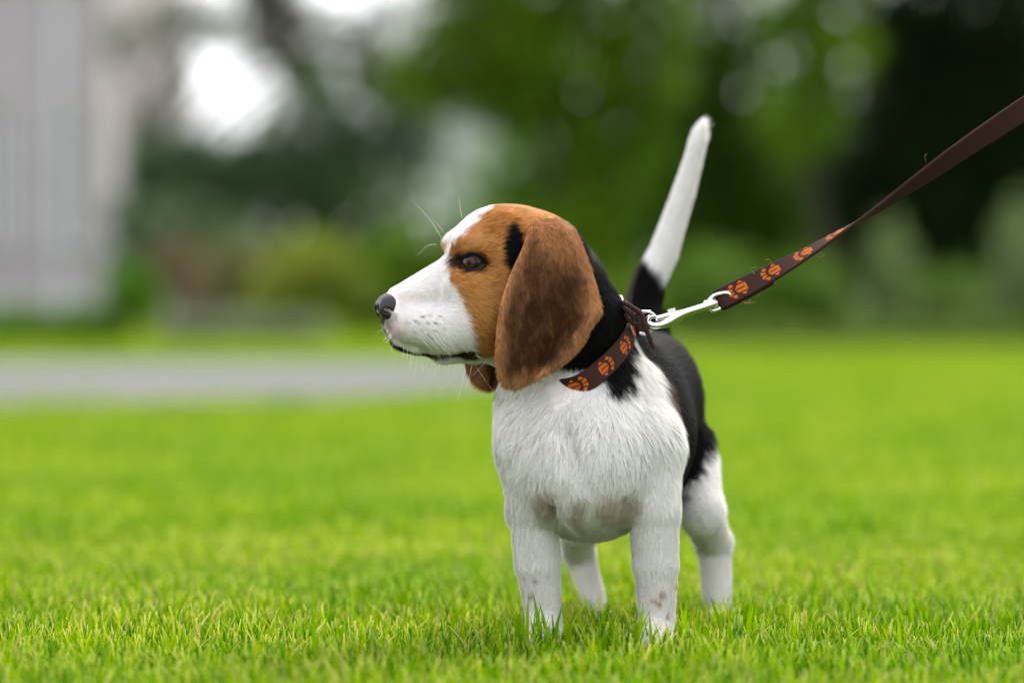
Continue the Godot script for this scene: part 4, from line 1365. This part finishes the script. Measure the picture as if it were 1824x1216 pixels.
func build_leash() -> void:
	var z := 0.007
	var o0 := at(1264, 544, z)
	var o := thing("leash", o0, "dark brown webbing leash with a chrome snap hook clipped to the collar ring", "leash")
	# snap hook
	var hook := Geo.new()
	var hp := spline([at(1260, 545, z), at(1240, 551, z), at(1222, 557, z), at(1207, 564, z), at(1192, 573, z), at(1176, 579, z), at(1162, 579, z), at(1154, 573, z), at(1158, 565, z), at(1167, 562, z)], 5)
	var hr := []
	var keys := [7.2, 7.0, 7.4, 11.0, 9.5, 6.6, 5.6, 5.4, 5.0, 3.6]
	for i in hp.size():
		hp[i] -= o0
		var k := i / 5
		hr.append(lerpf(keys[k], keys[mini(k + 1, 9)], (i % 5) / 5.0) / PPM)
	tube(hook, hp, hr, 14)
	put("snap_hook", hook.mesh(), chrome, o)
	var bolt := Geo.new()
	tube(bolt, [at(1171, 567, z) - o0, at(1182, 564, z) - o0, at(1196, 560, z) - o0], [0.0021, 0.0021, 0.0021], 12)
	box(bolt, at(1197, 554, z) - o0, Vector3(14, 9, 8) / PPM, Color.WHITE, Basis(Vector3.BACK, 0.25))
	put("bolt", bolt.mesh(), chrome, o)
	var sw := Geo.new()
	var ax := (at(1266, 543, z) - at(1254, 547, z)).normalized()
	var c := at(1256, 546, z) - o0
	tube(sw, [c, c + ax * 0.001, c + ax * 0.0026, c + ax * 0.0030, c + ax * 0.0036, c + ax * 0.0040, c + ax * 0.0072, c + ax * 0.0078], [0.0036, 0.0047, 0.0047, 0.0038, 0.0038, 0.0046, 0.0046, 0.0036], 16)
	tube(sw, [c + ax * 0.0078, c + ax * 0.009, c + ax * 0.0104], [0.003, 0.003, 0.0018], 12)
	put("swivel", sw.mesh(), chrome, o)
	wire("eye_loop", [at(1263, 536, z), at(1272, 527, z), at(1284, 523, z), at(1297, 522, z), at(1304, 530, z), at(1300, 540, z), at(1288, 547, z), at(1274, 553, z), at(1265, 551, z)], 0.0017, o, o0, false, 5)
	# strap: the face turns from the camera to underneath along the way
	var line := spline([at(1286, 531, z), at(1340, 504, z), at(1400, 472, z), at(1450, 443, z), at(1500, 412, z), at(1560, 375, z), at(1620, 333, z), at(1700, 277, z), at(1760, 237, z), at(1830, 191, z), at(2000, 80, z), at(2300, -130, z)], 8)
	var outs := []
	for i in line.size():
		var px: float = 912.0 + line[i].x * PPM * DIST / (DIST - z)
		var t: Vector3 = (line[mini(i + 1, line.size() - 1)] - line[maxi(i - 1, 0)]).normalized()
		var phi := deg_to_rad(line_at(px, [1280.0, 62.0, 1340.0, 55.0, 1400.0, 36.0, 1450.0, 21.0, 1500.0, 6.0, 1560.0, -14.0, 1620.0, -32.0, 1700.0, -50.0, 1824.0, -76.0, 2300.0, -88.0]))
		outs.append(Vector3.BACK.cross(t).normalized() * cos(phi) + Vector3.BACK * sin(phi))
	for i in line.size(): line[i] -= o0
	var g := Geo.new()
	ribbon(g, line, outs, 0.0182, 0.0026, 0.0295)
	put("strap", g.mesh(), webbing, o)
	# the end folded back through the loop and stitched down
	var back := []
	var bo := []
	for i in 13:
		back.append(line[i] - outs[i] * 0.0031)
		bo.append(outs[i])
	var tongue := Geo.new()
	ribbon(tongue, back, bo, 0.0178, 0.0026, 0.5)
	var nose_pts := []
	var nose_out := []
	var t0: Vector3 = (line[1] - line[0]).normalized()
	for i in 7:
		var a := PI * i / 6.0
		nose_pts.append(line[0] - outs[0] * 0.00155 + outs[0] * 0.00155 * cos(a) - t0 * 0.003 * sin(a))
		nose_out.append(outs[0] * cos(a) - t0 * sin(a))
	ribbon(tongue, nose_pts, nose_out, 0.018, 0.0026, 0.5)
	put("folded_end", tongue.mesh(), plain_web, o)
	# frayed threads
	var thread := matte(lin(0.42, 0.22, 0.07), 0.8)
	for q in [[1330, 520, 1336, 538, 1322, 536], [1338, 512, 1352, 524, 1358, 516], [1452, 452, 1462, 458, 1470, 452], [1345, 488, 1338, 478, 1350, 476], [1448, 455, 1456, 447, 1470, 456], [1650, 288, 1648, 278, 1652, 274], [1318, 534, 1330, 540, 1346, 538], [1376, 470, 1370, 462, 1364, 464]]:
		var pts := spline([at(q[0], q[1], z) - o0, at(q[2], q[3], z + 0.002) - o0, at(q[4], q[5], z + 0.003) - o0], 5)
		var tg := Geo.new()
		tube(tg, pts, even(pts.size(), 0.00013, 0.0001), 4)
		put("loose_thread", tg.mesh(), thread, o)
